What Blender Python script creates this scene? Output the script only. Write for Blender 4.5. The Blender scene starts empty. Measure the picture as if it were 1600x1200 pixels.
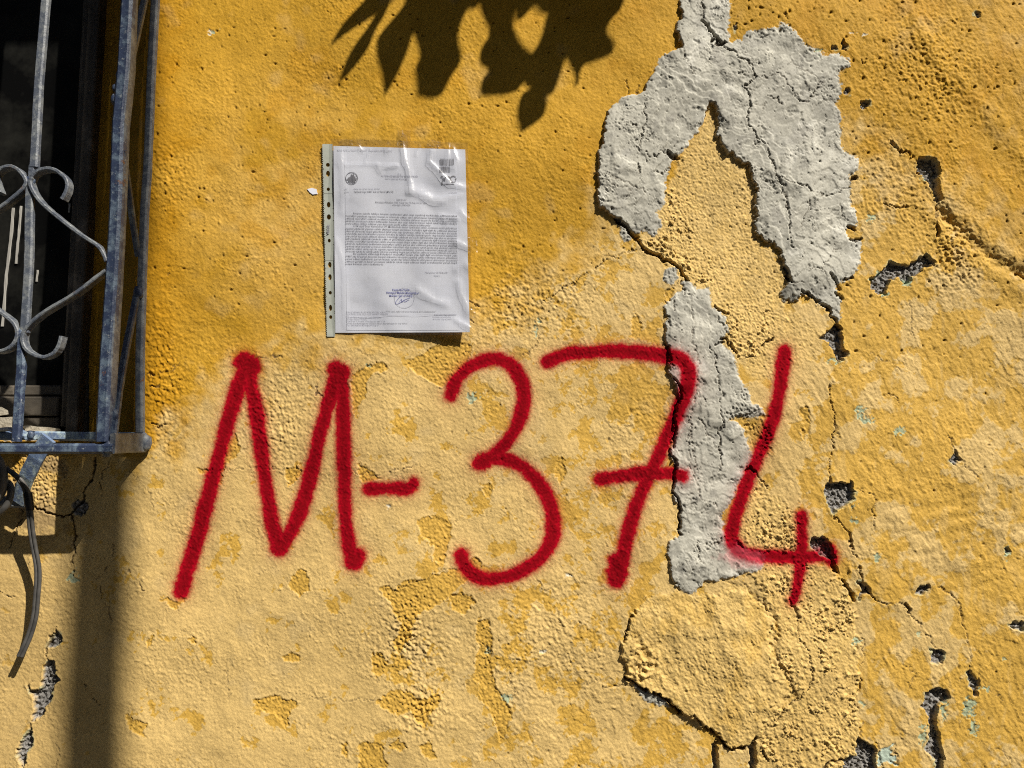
import bpy, bmesh, math, random
import numpy as np
from mathutils import Vector, Matrix

# ------------------------------------------------------------------ camera, light, exposure
S = bpy.context.scene
COL = S.collection
PITCH = math.radians(5.2)
FPX = 1155.0
CAM = np.array([0.0, -1.18, 1.50])
cd = bpy.data.cameras.new('camera'); cd.sensor_width = 36.0; cd.lens = 36.0*FPX/1600.0
cd.clip_start = 0.02; cd.clip_end = 400
co = bpy.data.objects.new('camera', cd); COL.objects.link(co)
co.location = CAM; co.rotation_euler = (math.pi/2+PITCH, 0, 0); S.camera = co
FWD = np.array([0, math.cos(PITCH), math.sin(PITCH)]); UP = np.array([0, -math.sin(PITCH), math.cos(PITCH)])

LS = np.array([1.10, -1.0, 1.50]); LS = LS/np.linalg.norm(LS)      # direction to the sun
sd = bpy.data.lights.new('sun', 'SUN'); sd.energy = 5.0; sd.angle = math.radians(0.53); sd.color = (1.0, 0.93, 0.82)
so = bpy.data.objects.new('sun', sd); COL.objects.link(so)
so.rotation_euler = Vector(LS).to_track_quat('Z', 'Y').to_euler(); so.location = (3, -3, 5)
W = bpy.data.worlds.new('World'); S.world = W; W.use_nodes = True
nt = W.node_tree; bg = nt.nodes['Background']; sky = nt.nodes.new('ShaderNodeTexSky')
sky.sky_type = 'NISHITA'; sky.sun_disc = False
sky.sun_elevation = math.asin(LS[2]); sky.sun_rotation = math.atan2(LS[0], LS[1])
nt.links.new(sky.outputs[0], bg.inputs[0]); bg.inputs[1].default_value = 0.05
S.view_settings.view_transform = 'Standard'; S.view_settings.look = 'None'
S.view_settings.exposure = 0.42; S.view_settings.gamma = 1.0; S.view_settings.use_curve_mapping = False
S.render.engine = 'CYCLES'; S.cycles.pixel_filter_type = 'BLACKMAN_HARRIS'; S.cycles.filter_width = 1.1; S.cycles.use_denoising = False

# ------------------------------------------------------------------ helpers
def P(px, py, d=0.0):
    """place whose distance in front of the wall is d (m), measured off the photograph"""
    r = FWD + (px-800)/FPX*np.array([1, 0, 0]) + (600-py)/FPX*UP
    t = (-d-CAM[1])/r[1]
    return CAM + r*t
def project(x, z, y=0.0):
    vy = y-CAM[1]; vz = z-CAM[2]
    dep = vy*FWD[1]+vz*FWD[2]
    return 800+FPX*(x-CAM[0])/dep, 600-FPX*(vy*UP[1]+vz*UP[2])/dep
def tag(o, label=None, cat=None, group=None, kind=None):
    if label: o['label'] = label
    if cat: o['category'] = cat
    if group: o['group'] = group
    if kind: o['kind'] = kind
    return o
def empty(name, loc, label=None, cat=None, group=None, kind=None):
    o = bpy.data.objects.new(name, None); COL.objects.link(o); o.location = [float(c) for c in loc]
    o.empty_display_size = 0.05
    return tag(o, label, cat, group, kind)
def mesh_obj(name, verts, faces, mat, parent=None, smooth=False):
    me = bpy.data.meshes.new(name)
    me.from_pydata([tuple(map(float, v)) for v in verts], [], faces); me.update()
    if smooth:
        me.polygons.foreach_set('use_smooth', [True]*len(me.polygons))
    if mat: me.materials.append(mat)
    o = bpy.data.objects.new(name, me); COL.objects.link(o)
    if parent:
        o.parent = parent; o.matrix_parent_inverse = Matrix.Translation(-Vector(parent.location))
    return o
def new_mat(name):
    m = bpy.data.materials.new(name); m.use_nodes = True
    return m, m.node_tree, m.node_tree.nodes['Principled BSDF']
def N(nt, t, **kw):
    n = nt.nodes.new(t)
    for k, v in kw.items():
        if k in n.inputs: n.inputs[k].default_value = v
        else: setattr(n, k, v)
    return n
def mix_col(nt, fac, a, b, mode='MIX'):
    n = nt.nodes.new('ShaderNodeMix'); n.data_type = 'RGBA'; n.blend_type = mode
    for sock, v in ((n.inputs[0], fac), (n.inputs[6], a), (n.inputs[7], b)):
        if isinstance(v, bpy.types.NodeSocket): nt.links.new(v, sock)
        elif isinstance(v, (tuple, list)): sock.default_value = (*v, 1) if len(v) == 3 else v
        else: sock.default_value = v
    return n.outputs[2]
def noise(nt, scale, detail=4, rough=0.55, vec=None, coord='Object'):
    if vec is None:
        vec = nt.nodes.new('ShaderNodeTexCoord').outputs[coord]
    n = N(nt, 'ShaderNodeTexNoise', Scale=scale, Detail=detail, Roughness=rough)
    nt.links.new(vec, n.inputs['Vector']); return n.outputs['Fac']
def ramp(nt, fac, stops):
    r = nt.nodes.new('ShaderNodeValToRGB'); e = r.color_ramp.elements
    while len(e) < len(stops): e.new(0.5)
    for i, (p, c) in enumerate(stops):
        e[i].position = p; e[i].color = (*c, 1) if isinstance(c, (tuple, list)) else (c, c, c, 1)
    nt.links.new(fac, r.inputs[0]); return r.outputs[0]
def bump(nt, b, h, strength=0.5, dist=0.001):
    n = N(nt, 'ShaderNodeBump', Strength=strength, Distance=dist); nt.links.new(h, n.inputs['Height'])
    nt.links.new(n.outputs[0], b.inputs['Normal'])

# ------------------------------------------------------------------ noise tiles for the plaster relief
rng = np.random.default_rng(7)
TS = 2048
_kx = np.fft.rfftfreq(TS)[None, :]; _ky = np.fft.fftfreq(TS)[:, None]
def tile(lmin, lmax, beta=1.0, aniso=1.0, ang=0.0):
    """tileable gaussian noise with wavelengths lmin..lmax (mm); aniso > 1 stretches it along ang"""
    w = np.fft.rfft2(rng.standard_normal((TS, TS)).astype(np.float32))
    c, s = math.cos(ang), math.sin(ang)
    a = _kx*c+_ky*s; b = -_kx*s+_ky*c
    k = np.sqrt((a*aniso)**2+b**2)+1e-9
    f = k**(-beta)*np.exp(-(k*lmin)**2)*(1-np.exp(-(k*lmax)**2))
    t = np.fft.irfft2(w*f, s=(TS, TS)).astype(np.float32)
    return t/t.std()
def samp(t, u, v):
    x = u % TS; y = v % TS
    x0 = np.floor(x).astype(np.int32); y0 = np.floor(y).astype(np.int32)
    fx = (x-x0).astype(np.float32); fy = (y-y0).astype(np.float32)
    x0 %= TS; y0 %= TS; x1 = (x0+1) % TS; y1 = (y0+1) % TS
    return (t[y0, x0]*(1-fx)+t[y0, x1]*fx)*(1-fy)+(t[y1, x0]*(1-fx)+t[y1, x1]*fx)*fy
def sst(a, b, x):
    t = np.clip((x-a)/(b-a), 0, 1); return t*t*(3-2*t)

T_big = tile(110, 700, 1.6)
T_mid = tile(14, 90, 1.4)
T_peel = tile(5.5, 16, 0.8)
T_peel2 = tile(3.2, 9, 0.6)
T_fine = tile(1.9, 5, 0.4)
T_warp = tile(4, 40, 1.3)
T_warp2 = tile(2.5, 14, 1.1)
T_str = tile(5, 30, 1.0, 3.0, math.radians(62))
T_trow = tile(8, 60, 1.2, 2.6, math.radians(-35))
T_var = tile(20, 260, 1.3)
T_patch = tile(9, 120, 1.35)

# ------------------------------------------------------------------ the wall as one relief
STEP = 0.00145
def axis(lo, hi, far_lo, far_hi, n):
    core = np.arange(lo, hi, STEP)
    g = np.linspace(0, 1, n+1)[1:]**1.6
    return np.concatenate([(lo-(lo-far_lo)*g)[::-1], core, core[-1]+(far_hi-core[-1])*g])
_l = P(0, 600)[0]; _t = P(800, 0)[2]; _b = P(800, 1200)[2]
XS = axis(-0.872, 0.872, -2.6, 2.6, 48)
ZS = axis(_b-0.03, _t+0.02, 0.0, 3.1, 40)
X, Z = np.meshgrid(XS, ZS)
ny, nx = X.shape
U, V = project(X, Z); U = U.astype(np.float32).ravel(); V = V.astype(np.float32).ravel()
dense = ((np.abs(X) < 0.875) & (Z > _b-0.035) & (Z < _t+0.025)).ravel().astype(np.float32)
nv = U.size
wu = samp(T_warp, U, V)*2.6+samp(T_warp2, U+300, V+900)*1.1
wv = samp(T_warp, U+911, V+433)*2.6+samp(T_warp2, U+1300, V+200)*1.1
UW = U+wu; VW = V+wv
n_big = samp(T_big, U, V); n_mid = samp(T_mid, U, V); n_peel = samp(T_peel, U, V)
n_peel2 = samp(T_peel2, U+77, V+99); n_fine = samp(T_fine, U, V); n_var = samp(T_var, U, V)
n_patch = samp(T_patch, U, V); n_str = samp(T_str, U, V)

H = np.zeros(nv, np.float32)                 # mm, positive towards the camera
C = np.zeros((nv, 3), np.float32)            # albedo
RB = np.ones(nv, np.float32)                 # amount of fine grain bump
RID = np.zeros(nv, np.int32)                 # which named piece a vertex belongs to
PIECES = {}

def near(pts, pad, UU=UW, VV=VW):
    p = np.asarray(pts, np.float32)
    return np.nonzero((UU > p[:, 0].min()-pad) & (UU < p[:, 0].max()+pad) & (VV > p[:, 1].min()-pad) & (VV < p[:, 1].max()+pad))[0]
def seg_d(pts, u, v, closed=False):
    p = [np.array(q, np.float32) for q in pts]
    if closed: p = p+[p[0]]
    best = np.full(u.shape, 1e9, np.float32); tt = np.zeros(u.shape, np.float32); L = 0
    for a, b in zip(p[:-1], p[1:]):
        d = b-a; l2 = float(d@d)+1e-9
        t = np.clip(((u-a[0])*d[0]+(v-a[1])*d[1])/l2, 0, 1)
        q = (u-a[0]-t*d[0])**2+(v-a[1]-t*d[1])**2
        m = q < best
        best[m] = q[m]; tt[m] = L+t[m]*math.sqrt(l2); L += math.sqrt(l2)
    return np.sqrt(best), tt/max(L, 1e-6)
def poly_sd(pts, u, v):
    d, _ = seg_d(pts, u, v, True)
    ins = np.zeros(u.shape, bool); p = pts+[pts[0]]
    for (x0, y0), (x1, y1) in zip(p[:-1], p[1:]):
        if y0 == y1: continue
        c = ((y0 > v) != (y1 > v)) & (u < (x1-x0)*(v-y0)/(y1-y0)+x0)
        ins ^= c
    return np.where(ins, -d, d)
def piece(name, idx, label=None):
    rid = len(PIECES)+1; PIECES[rid] = (name, label); RID[idx] = rid
def blend(idx, a, col):
    C[idx] = C[idx]*(1-a[:, None])+np.asarray(col, np.float32)*a[:, None]

# palette (real surface colours)
OCHRE = np.array([0.555, 0.312, 0.028], np.float32)
DEEP = np.array([0.52, 0.262, 0.014], np.float32)
CREAM = np.array([0.675, 0.475, 0.182], np.float32)
PEEL = np.array([0.61, 0.375, 0.072], np.float32)
PALE = np.array([0.675, 0.470, 0.165], np.float32)
CEM = np.array([0.475, 0.462, 0.395], np.float32)
CEMD = np.array([0.25, 0.24, 0.22], np.float32)
MORT = np.array([0.26, 0.25, 0.235], np.float32)
MINT = np.array([0.34, 0.44, 0.31], np.float32)
RED = np.array([0.325, 0.0004, 0.012], np.float32)

# --- base undulation and paint skin
H += n_big*3.0+n_mid*0.24
bp = np.clip(samp(T_peel2, U*1.25+511, V*1.25+80)-0.5, 0, 3)
skin = n_peel*0.14+np.clip(n_peel2, -1.0, 2.6)*0.15+n_fine*0.15+bp*0.26*sst(-.8, .8, samp(T_patch, U*1.3+70, V*1.3+700))
lumpy = sst(-0.6, 1.4, samp(T_var, U+500, V+800))
H += skin*(0.75+0.55*lumpy)*dense
# boundary between the ochre paint above and the cream paint below
bx = np.array([-800, 200, 245, 300, 360, 430, 520, 620, 700, 780, 850, 930, 1000, 1060, 1150, 1300, 1420, 1600, 2400])
by = np.array([720, 712, 690, 640, 590, 560, 545, 522, 520, 478, 436, 360, 310, 300, 120, 200, 290, 420, 560])
bd = V-np.interp(U, bx, by)
soft = np.interp(U, [0, 500, 700, 850, 1000, 1600], [55, 60, 60, 70, 45, 110])
creamf = sst(-1, 1, (bd+n_patch*24)/soft)
C[:] = OCHRE
deep = np.clip(sst(330, 235, U+n_var*14)*sst(760, 640, V)*0.9+sst(0.2, 1.8, samp(T_var, U+1200, V+40))*sst(500, 380, V)*0.45, 0, 1)
midp = np.exp(-(((U-470)/150)**2+((V-330)/170)**2))*0.42*sst(-1.5, 1, n_var+0.6)
C[:] = C*(1-midp[:, None])+CREAM*midp[:, None]
C[:] = C*(1-deep[:, None])+DEEP*deep[:, None]
C[:] = C*(1-creamf[:, None])+CREAM*creamf[:, None]
# mottling where the cream coat is worn through to ochre; much stronger right of x = 740
mr = np.interp(U, [0, 560, 760, 900, 1240, 1330, 1600], [1.95, 1.75, 0.75, 0.45, 0.25, -0.8, -1.1])
mr = mr-0.85*np.exp(-((U-960)/70)**2-((V-660)/90)**2)+0.9*np.exp(-((U-830)/60)**2-((V-700)/110)**2)
mr = mr+0.55*np.exp(-((U-1230)/60)**2-((V-650)/120)**2)+0.5*np.exp(-((U-1400)/45)**2-((V-1010)/110)**2)
big_ = sst(1250, 1340, U)
mt = samp(T_patch, UW*0.9+333, VW*0.9+610)*(1-.55*big_)+n_var*1.1*big_+0.45*n_patch+0.25*n_peel
worn = sst(0, 0.16+.5*big_, mt-mr)*sst(-10, 30, bd)
C[:] = C*(1-worn[:, None])+PEEL*worn[:, None]
H -= worn*0.45
flow = samp(tile(6, 60, 1.2, 5.0, math.radians(88)), U, V)
stre = sst(1180, 1330, U)*sst(420, 560, V)*sst(0.9, 1.9, flow)*0.40
C[:] = C*(1-stre[:, None])+CREAM*stre[:, None]
H += sst(1150, 1250, U)*np.clip(n_str, -1, 2)*0.24*dense
H += np.exp(-((U-1010)/170)**2)*sst(350, 420, V)*np.clip(n_str, -1, 2)*0.15*dense
lapm = sst(1335, 1400, U)*sst(430, 520, V)+sst(640, 760, U)*sst(860, 960, V)*sst(1000, 960, U)
q_ = samp(T_big, U*2.2+700, V*2.2+1100)*1.3+n_mid*.22+.06*samp(T_warp2, U, V); fr1 = q_-np.floor(q_)
H += np.clip(lapm, 0, 1)*sst(0, .05, fr1)*(1-fr1)*.7*dense
# slow change of shade of the old paint
C *= (1+0.035*n_var+0.015*n_mid+0.02*n_peel)[:, None]
gr = sst(0.9, 2.2, samp(T_var, U+50, V+1500))*0.16
C[:] = C*(1-gr[:, None])+np.array([0.50, 0.42, 0.26])*gr[:, None]
# wall below the window is greyer and dirtier
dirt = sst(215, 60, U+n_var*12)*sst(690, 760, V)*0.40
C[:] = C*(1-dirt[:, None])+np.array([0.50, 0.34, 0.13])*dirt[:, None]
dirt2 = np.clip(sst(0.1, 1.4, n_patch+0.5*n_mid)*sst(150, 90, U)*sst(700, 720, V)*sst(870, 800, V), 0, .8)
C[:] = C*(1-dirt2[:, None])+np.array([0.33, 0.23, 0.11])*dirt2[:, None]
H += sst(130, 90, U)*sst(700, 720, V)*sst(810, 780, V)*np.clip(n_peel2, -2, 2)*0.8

# --- the curved rib right of the plaster (a soft ridge running down to the right edge)
pts = [(1455, 300), (1480, 345), (1520, 380), (1560, 412), (1600, 432), (1680, 470)]
i = near(pts, 40); d, t = seg_d(pts, UW[i]*.5+U[i]*.5, VW[i]*.5+V[i]*.5)
H[i] -= 3.4*np.exp(-(d/8.0)**2)*sst(0, 0.15, t)*(.6+.4*np.abs(samp(T_mid, U[i], V[i]))); H[i] += 2.0*np.exp(-((d-20)/14)**2)
pts = [(1405, -30), (1440, 50), (1475, 110), (1520, 150), (1610, 260)]
i = near(pts, 60); d, t = seg_d(pts, UW[i], VW[i]); H[i] += 2.6*np.exp(-(d/16)**2)
# rough stringy area beside it
for cx, cy, rx, ry, amp in ((1490, 395, 45, 60, 1.1), (1420, 300, 60, 60, 0.5), (1450, 110, 90, 110, 0.6), (255, 600, 35, 110, .6), (262, 270, 40, 60, .3), (1010, 650, 50, 80, .25), (640, 1000, 50, 60, .8), (660, 1110, 40, 40, .9), (850, 1000, 130, 120, .3), (820, 470, 90, 60, .6), (430, 660, 50, 60, .6)):
    w = np.exp(-(((U-cx)/rx)**2+((V-cy)/ry)**2)*1.2)
    H += w*amp*(np.clip(n_peel, -1.5, 2)*0.8+n_peel2*0.5)*dense
# soft brush runs in the middle right
H += sst(1330, 1420, U)*sst(700, 780, V)*sst(1000, 900, V)*samp(tile(14, 60, 1.2, 2.2, math.radians(-12)), U, V)*.5

# --- ochre patches where the cream coat has flaked off (clean edges)
peels = [
 [(448,915),(458,900),(469,888),(480,894),(484,906),(484,921),(474,930),(466,930),(456,922)],
 [(594,919),(606,914),(622,922),(626,910),(640,904),(659,906),(680,900),(700,892),(722,884),(742,872),(756,880),(735,905),(700,931),(684,944),(669,953),(655,960),(647,972),(644,994),(634,1008),(625,1022),(616,1012),(614,1003),(622,990),(628,972),(618,960),(612,947),(602,930)],
 [(394,1094),(410,1090),(431,1087),(446,1093),(462,1097),(461,1108),(453,1112),(452,1134),(444,1136),(434,1124),(425,1116),(412,1112),(403,1106)],
 [(439,1025),(453,1021),(469,1029),(466,1038),(456,1034),(444,1033)],
 [(578,1025),(591,1017),(600,1022),(606,1037),(599,1052),(588,1057),(580,1048)],
 [(587,1097),(600,1085),(614,1077),(637,1079),(650,1088),(662,1091),(676,1086),(690,1080),(684,1100),(674,1118),(664,1133),(655,1128),(648,1114),(637,1109),(624,1117),(606,1108)],
 [(559,1184),(562,1165),(569,1156),(590,1157),(601,1166),(598,1180),(606,1190),(600,1215),(560,1215)],
 [(534,1162),(543,1160),(545,1184),(538,1178)],
 [(609,1162),(618,1156),(625,1152),(636,1166),(628,1174),(616,1170)],
 [(653,1163),(664,1160),(675,1156),(676,1168),(684,1184),(672,1182),(660,1176)],
 [(196,1117),(212,1124),(231,1131),(224,1140),(229,1149),(216,1146),(200,1136)],
 [(552,584),(572,572),(595,565),(608,577),(590,582),(576,590),(572,604),(570,625),(560,640),(551,650),(549,618)],
 [(364,676),(372,684),(376,706),(366,716),(352,724),(346,760),(340,752),(348,716)],
 [(440,735),(452,730),(462,723),(470,742),(462,752),(452,761),(446,748)],
 [(650,812),(668,806),(704,814),(706,836),(698,862),(690,882),(680,878),(676,856),(660,838)],
 [(556,724),(568,728),(584,740),(596,747),(582,752),(562,750)],
 [(306,731),(316,734),(332,735),(326,742),(312,741)],
 [(632,570),(650,556),(672,544),(700,528),(735,540),(728,574),(706,592),(688,604),(668,592),(648,584)],
 [(752,765),(760,752),(768,760),(766,775),(758,780)], [(868,720),(880,716),(884,735),(876,760),(868,750)],
 [(1040,455),(1052,450),(1050,470),(1042,480)], [(985,500),(996,488),(1002,505),(998,530),(986,528)],
 [(744,972),(762,966),(770,1000),(766,1040),(774,1070),(800,1110),(792,1150),(780,1158),(768,1110),(752,1090),(742,1060),(748,1010)],
 [(700,930),(730,926),(742,940),(724,962),(706,950)],
 [(1250,640),(1262,636),(1266,670),(1256,690),(1250,670)],
 [(230,1000),(237,994),(238,1010),(231,1012)], [(250,940),(262,934),(276,942),(284,934),(292,938),(276,952),(262,944)],
 [(296,1000),(305,995),(307,1006),(299,1006)],
]
bigpeel = 0
for k, pts in enumerate(peels):
    i = near(pts, 8, UW, VW); d = poly_sd(pts, U[i]+wu[i]*.6, V[i]+wv[i]*.6)
    a = sst(0.5, -0.5, d)
    blend(i, a, PEEL*(1+0.05*n_peel[i])[:, None]); H[i] -= a*0.95; H[i] += 0.45*np.exp(-((d-1.5)/1.6)**2)
    if len(pts) > 5 and a.sum() > 60: piece('peeled_spot', i[d < 0])
    n_ = np.clip(n_peel2[i], -1, 2)*0.35*a; H[i] += n_
# cream islands inside the worn area
for pts in ([(913,1082),(930,1078),(952,1080),(970,1077),(976,1095),(982,1118),(975,1140),(960,1152),(945,1140),(927,1138),(924,1110)],
            [(925,1015),(934,1010),(936,1030),(952,1025),(948,1046),(934,1044),(922,1062),(916,1060),(920,1035)],
            [(1395,560),(1420,548),(1445,560),(1440,590),(1425,584),(1410,572)], [(1345,560),(1368,566),(1360,580),(1346,590)],
            [(1338,850),(1356,846),(1352,870),(1342,872)]):
    i = near(pts, 8); d = poly_sd(pts, UW[i], VW[i]); a = sst(0.6, -0.6, d); blend(i, a*.9, CREAM); H[i] += a*0.4

# --- yellow area between the legs of the cement patch, and rough plaster zones
def rough_zone(pts, col, amp, lump, a0=1.0, feather=8, base=0.0, name=None, label=None):
    i = near(pts, feather+6); d = poly_sd(pts, UW[i], VW[i]); a = sst(feather*.5, -feather*.5, d)
    blend(i, a*a0, col*(1+0.06*n_peel[i]+0.04*n_var[i])[:, None])
    g = np.abs(samp(T_peel2, UW[i]*0.8+41, VW[i]*0.8))
    pm = 0.25+1.1*sst(-0.4, 1.3, samp(T_patch, U[i]*0.9+60*len(PIECES)+200, V[i]*0.9+510))
    kk = np.clip(samp(T_peel2, UW[i]*1.1+400, VW[i]*1.1)-.6, 0, 3)
    r = ((g-0.8)*lump*.75+np.clip(samp(T_peel, U[i]+700, V[i]+20), -1, 2.2)*amp*.45+kk*lump*.8)*pm+n_fine[i]*0.20+n_peel2[i]*.14
    H[i] += a*(r+base)
    if name: piece(name, i[d < 0], label)
    return i, d
rough_zone([(1108,165),(1121,200),(1130,232),(1165,262),(1178,300),(1176,360),(1195,385),(1218,412),(1230,440),(1218,470),(1255,500),(1290,520),(1275,560),(1180,600),(1150,560),(1130,520),(1100,460),(1075,430),(1000,380),(1030,370),(1045,300),(1060,245),(1095,200)], PALE, 0.55, 0.2, 0.85, 12)
rough_zone([(1020,300),(1052,300),(1085,350),(1115,400),(1125,440),(1105,452),(1075,432),(1030,400),(1000,378),(1030,365)], PALE, 1.0, 1.1, .7, 14)
rough_zone([(1128,478),(1170,474),(1212,486),(1214,520),(1205,535),(1190,545),(1178,556),(1152,555),(1135,530)], PALE, 0.8, 0.9, .8, 6, 0.5)
rough_zone([(1168,770),(1190,748),(1210,775),(1248,800),(1250,850),(1235,866),(1165,862),(1150,848)], PALE*1.02, 0.9, 1.2, .9, 5, 0.2)
rough_zone([(1160,655),(1196,650),(1204,700),(1188,720),(1172,690)], PEEL*.85, 1.0, 1.6, .8, 6, -1.5)
DZ = [(1168,890),(1200,880),(1255,878),(1296,885),(1318,920),(1332,952),(1340,1000),(1338,1060),(1340,1120),(1346,1150),(1336,1178),(1322,1215),(1178,1215),(1186,1150),(1222,1106),(1243,1084),(1228,1050),(1214,1030),(1214,980),(1196,940)]
rough_zone(DZ, PALE*1.03, 0.85, 1.25, .9, 4, 1.5, 'plaster_patch', 'pebbly pale yellow plaster beside the heart-shaped bulge')
CZ = [(978,994),(972,1008),(968,1022),(979,1038),(981,1062),(1000,1074),(1019,1083),(1044,1096),(1066,1116),(1085,1121),(1107,1138),(1121,1154),(1140,1168),(1156,1173),(1176,1165),(1184,1148),(1209,1126),(1220,1106),(1242,1084),(1231,1060),(1224,1042),(1211,1036),(1214,1013),(1211,980),(1211,961),(1195,941),(1173,925),(1154,914),(1137,911),(1123,928),(1100,930),(1085,930),(1052,926),(1022,928),(1005,941),(986,963)]
i, d = rough_zone(CZ, PALE, 0.3, 0.10, .95, 3, 0.0, 'plaster_patch', 'heart-shaped bulging pale yellow plaster patch low on the wall')
ins_ = sst(2, -2, d)
H[i] += ins_*(np.clip(n_str[i], -1, 2.2)*.20+n_mid[i]*.45)
blend(i, ins_*sst(.3, 1.6, samp(T_patch, U[i]+640, V[i]*.7)+1.3*np.exp(-((U[i]-1075)/45)**2-((V[i]-945)/16)**2)+.8*np.exp(-((U[i]-1160)/20)**2-((V[i]-1000)/50)**2))*.38, PEEL)
up = sst(20, -35, poly_sd(CZ, U[i]+22, V[i]-26))                     # high along its left and lower edges
H[i] += sst(1.2, -1.2, d)*(0.9+4.4*up)
H[i] -= 3.0*np.exp(-((d+3)/5.0)**2)*sst(1120, 1150, U[i])*sst(1130, 1080, V[i])
w = np.exp(-(((U-1002)/24)**2+((V-1038)/36)**2)**2)*(poly_sd(CZ, UW, VW) < 0)
H += w*(np.clip(samp(T_peel, U*0.75+900, V*0.75+70), -1.2, 2.4)*1.7+np.abs(n_peel2)*0.8)
C[:] *= (1-.05*w[:, None])

# --- grey cement repairs
def cement(pts, label, hi, lo, seed):
    i = near(pts, 14); u, v = UW[i], VW[i]
    d = poly_sd(pts, U[i]+wu[i]*.5+samp(T_warp2, U[i]*1.7+44, V[i]*1.7)*(.35+.9*sst(950, 1330, U[i])), V[i]+wv[i]*.5+samp(T_warp2, U[i]*1.7, V[i]*1.7+144)*(.35+.9*sst(950, 1330, U[i]))); a = sst(0.6, -0.6, d)
    up = sst(8, -40, poly_sd(pts, U[i]+30, V[i]-16))
    tr = samp(T_trow, u+seed, v+seed*3); tb = samp(T_mid, U[i]+seed, V[i])
    rough = sst(0.8, 1.9, samp(T_patch, U[i]*0.8+seed*2, V[i]*0.8+77))
    sw = np.sin(samp(T_big, U[i]*2.2+seed, V[i]*2.2)*3.5+tb*.6)
    rdg = np.clip(0.22-np.abs(tr+.4*tb), 0, 1)*5
    h = lo+(hi-lo)*up+tr*0.32+sw*0.8+tb*0.32+rdg*0.45*sst(-.5, 1, samp(T_patch, U[i]*.8+seed, V[i]*.8+930))+rough*(samp(T_peel2, u+9, v+31)*0.50+n_fine[i]*.30)+n_fine[i]*0.045+n_peel2[i]*.03
    h = h-1.6*np.exp(-((d+0.5)/3.0)**2)*(1-up)
    H[i] = H[i]*(1-a)+a*(h+n_big[i]*3.0)
    q_ = samp(T_big, U[i]*2.6+seed*1.7+90, V[i]*2.6+310)*1.25+tb*.16+.05*samp(T_warp2, U[i], V[i])
    fr1 = q_-np.floor(q_); H[i] += a*(sst(0, .06, fr1)*(1-fr1))*1.0
    q_ = samp(T_trow, U[i]*.55+seed*3+40, V[i]*.55)*.8; fr2 = q_-np.floor(q_); H[i] += a*(sst(0, .08, fr2)*(1-fr2))*.5
    # trowel chatter: shallow curved ridges
    ch = np.sin((U[i]*.35+V[i]*.9+samp(T_mid, U[i], V[i]+400)*22)/3.4)
    H[i] += a*0.16*ch*sst(0.1, 1.2, samp(T_patch, U[i]*.7, V[i]*.7+1200))
    col = CEM*(1+0.05*tb+0.035*tr+0.03*n_fine[i])[:, None]
    dk = sst(0.9, 2.0, samp(T_patch, U[i]+seed+500, V[i]))*0.35
    col = col*(1-dk[:, None])+CEMD*dk[:, None]
    C[i] = C[i]*(1-a[:, None])+col*a[:, None]; RB[i] = RB[i]*(1-a)+(0.32+.6*rough)*a
    # hairline shrinkage cracks
    rid = np.abs(samp(T_mid, U[i]*0.9+seed*5, V[i]*0.9)+0.15*samp(T_warp2, U[i], V[i]))
    hc = sst(0.055, 0.0, rid)*sst(0.2, .8, samp(T_patch, U[i]*.6+seed, V[i]*.6+88))*a
    rid2 = np.abs(samp(T_trow, U[i]*0.5+seed*2, V[i]*0.5+50)+.1*samp(T_warp2, U[i], V[i]))
    hc = np.maximum(hc, sst(0.045, 0.0, rid2)*sst(0.4, 1.0, samp(T_patch, U[i]*.7+seed+700, V[i]*.7+8))*a*.9)
    H[i] -= hc*1.1; C[i] *= (1-.45*hc)[:, None]
    ch_ = sst(1.5, 2.1, samp(T_patch, U[i]*1.6+seed+90, V[i]*1.6)+.35*samp(T_peel2, U[i], V[i]+70))*a   # shallow chips
    H[i] -= ch_*1.3; C[i] *= (1-.22*ch_)[:, None]
    lt_ = sst(.6, 1.8, samp(T_patch, U[i]*.8+seed+1500, V[i]*.8))*a*.22; C[i] += (lt_*.45)[:, None]*np.array([1, 1, .95])
    pk = sst(1.9, 2.5, samp(T_peel2, U[i]*1.1+seed, V[i]*1.1+20)+.5*rough)*a; H[i] -= pk*1.6; C[i] *= (1-.35*pk)[:, None]
    piece('cement_patch', i[d < 0], label)
CA = [(1061,-30),(1061,0),(1064,16),(1068,22),(1059,36),(1055,50),(1062,62),(1068,73),(1066,80),(1049,82),(1033,89),(1026,99),(1018,121),(1008,138),(997,151),(987,147),(972,151),(961,162),(949,173),(946,192),(941,225),(935,242),(934,275),(934,316),(936,322),(946,330),(964,341),(975,351),(993,365),(1008,360),(1022,369),(1035,349),(1026,330),(1040,316),(1040,300),(1041,289),(1044,264),(1052,247),(1070,234),(1085,209),(1099,190),(1107,162),(1115,162),(1122,179),(1118,206),(1129,228),(1148,247),(1169,256),(1174,272),(1183,297),(1181,316),(1180,327),(1181,363),(1200,377),(1216,388),(1225,410),(1224,421),(1233,437),(1222,457),(1224,470),(1247,473),(1255,457),(1275,470),(1291,481),(1309,503),(1314,496),(1316,465),(1305,443),(1332,432),(1346,410),(1348,374),(1327,372),(1326,356),(1345,349),(1341,333),(1332,316),(1330,275),(1346,261),(1343,245),(1321,231),(1316,214),(1316,176),(1305,159),(1315,146),(1310,115),(1327,107),(1327,93),(1308,85),(1286,88),(1272,80),(1255,66),(1242,52),(1222,36),(1218,45),(1189,47),(1167,48),(1158,63),(1137,66),(1140,41),(1140,0),(1140,-30)]
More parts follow.
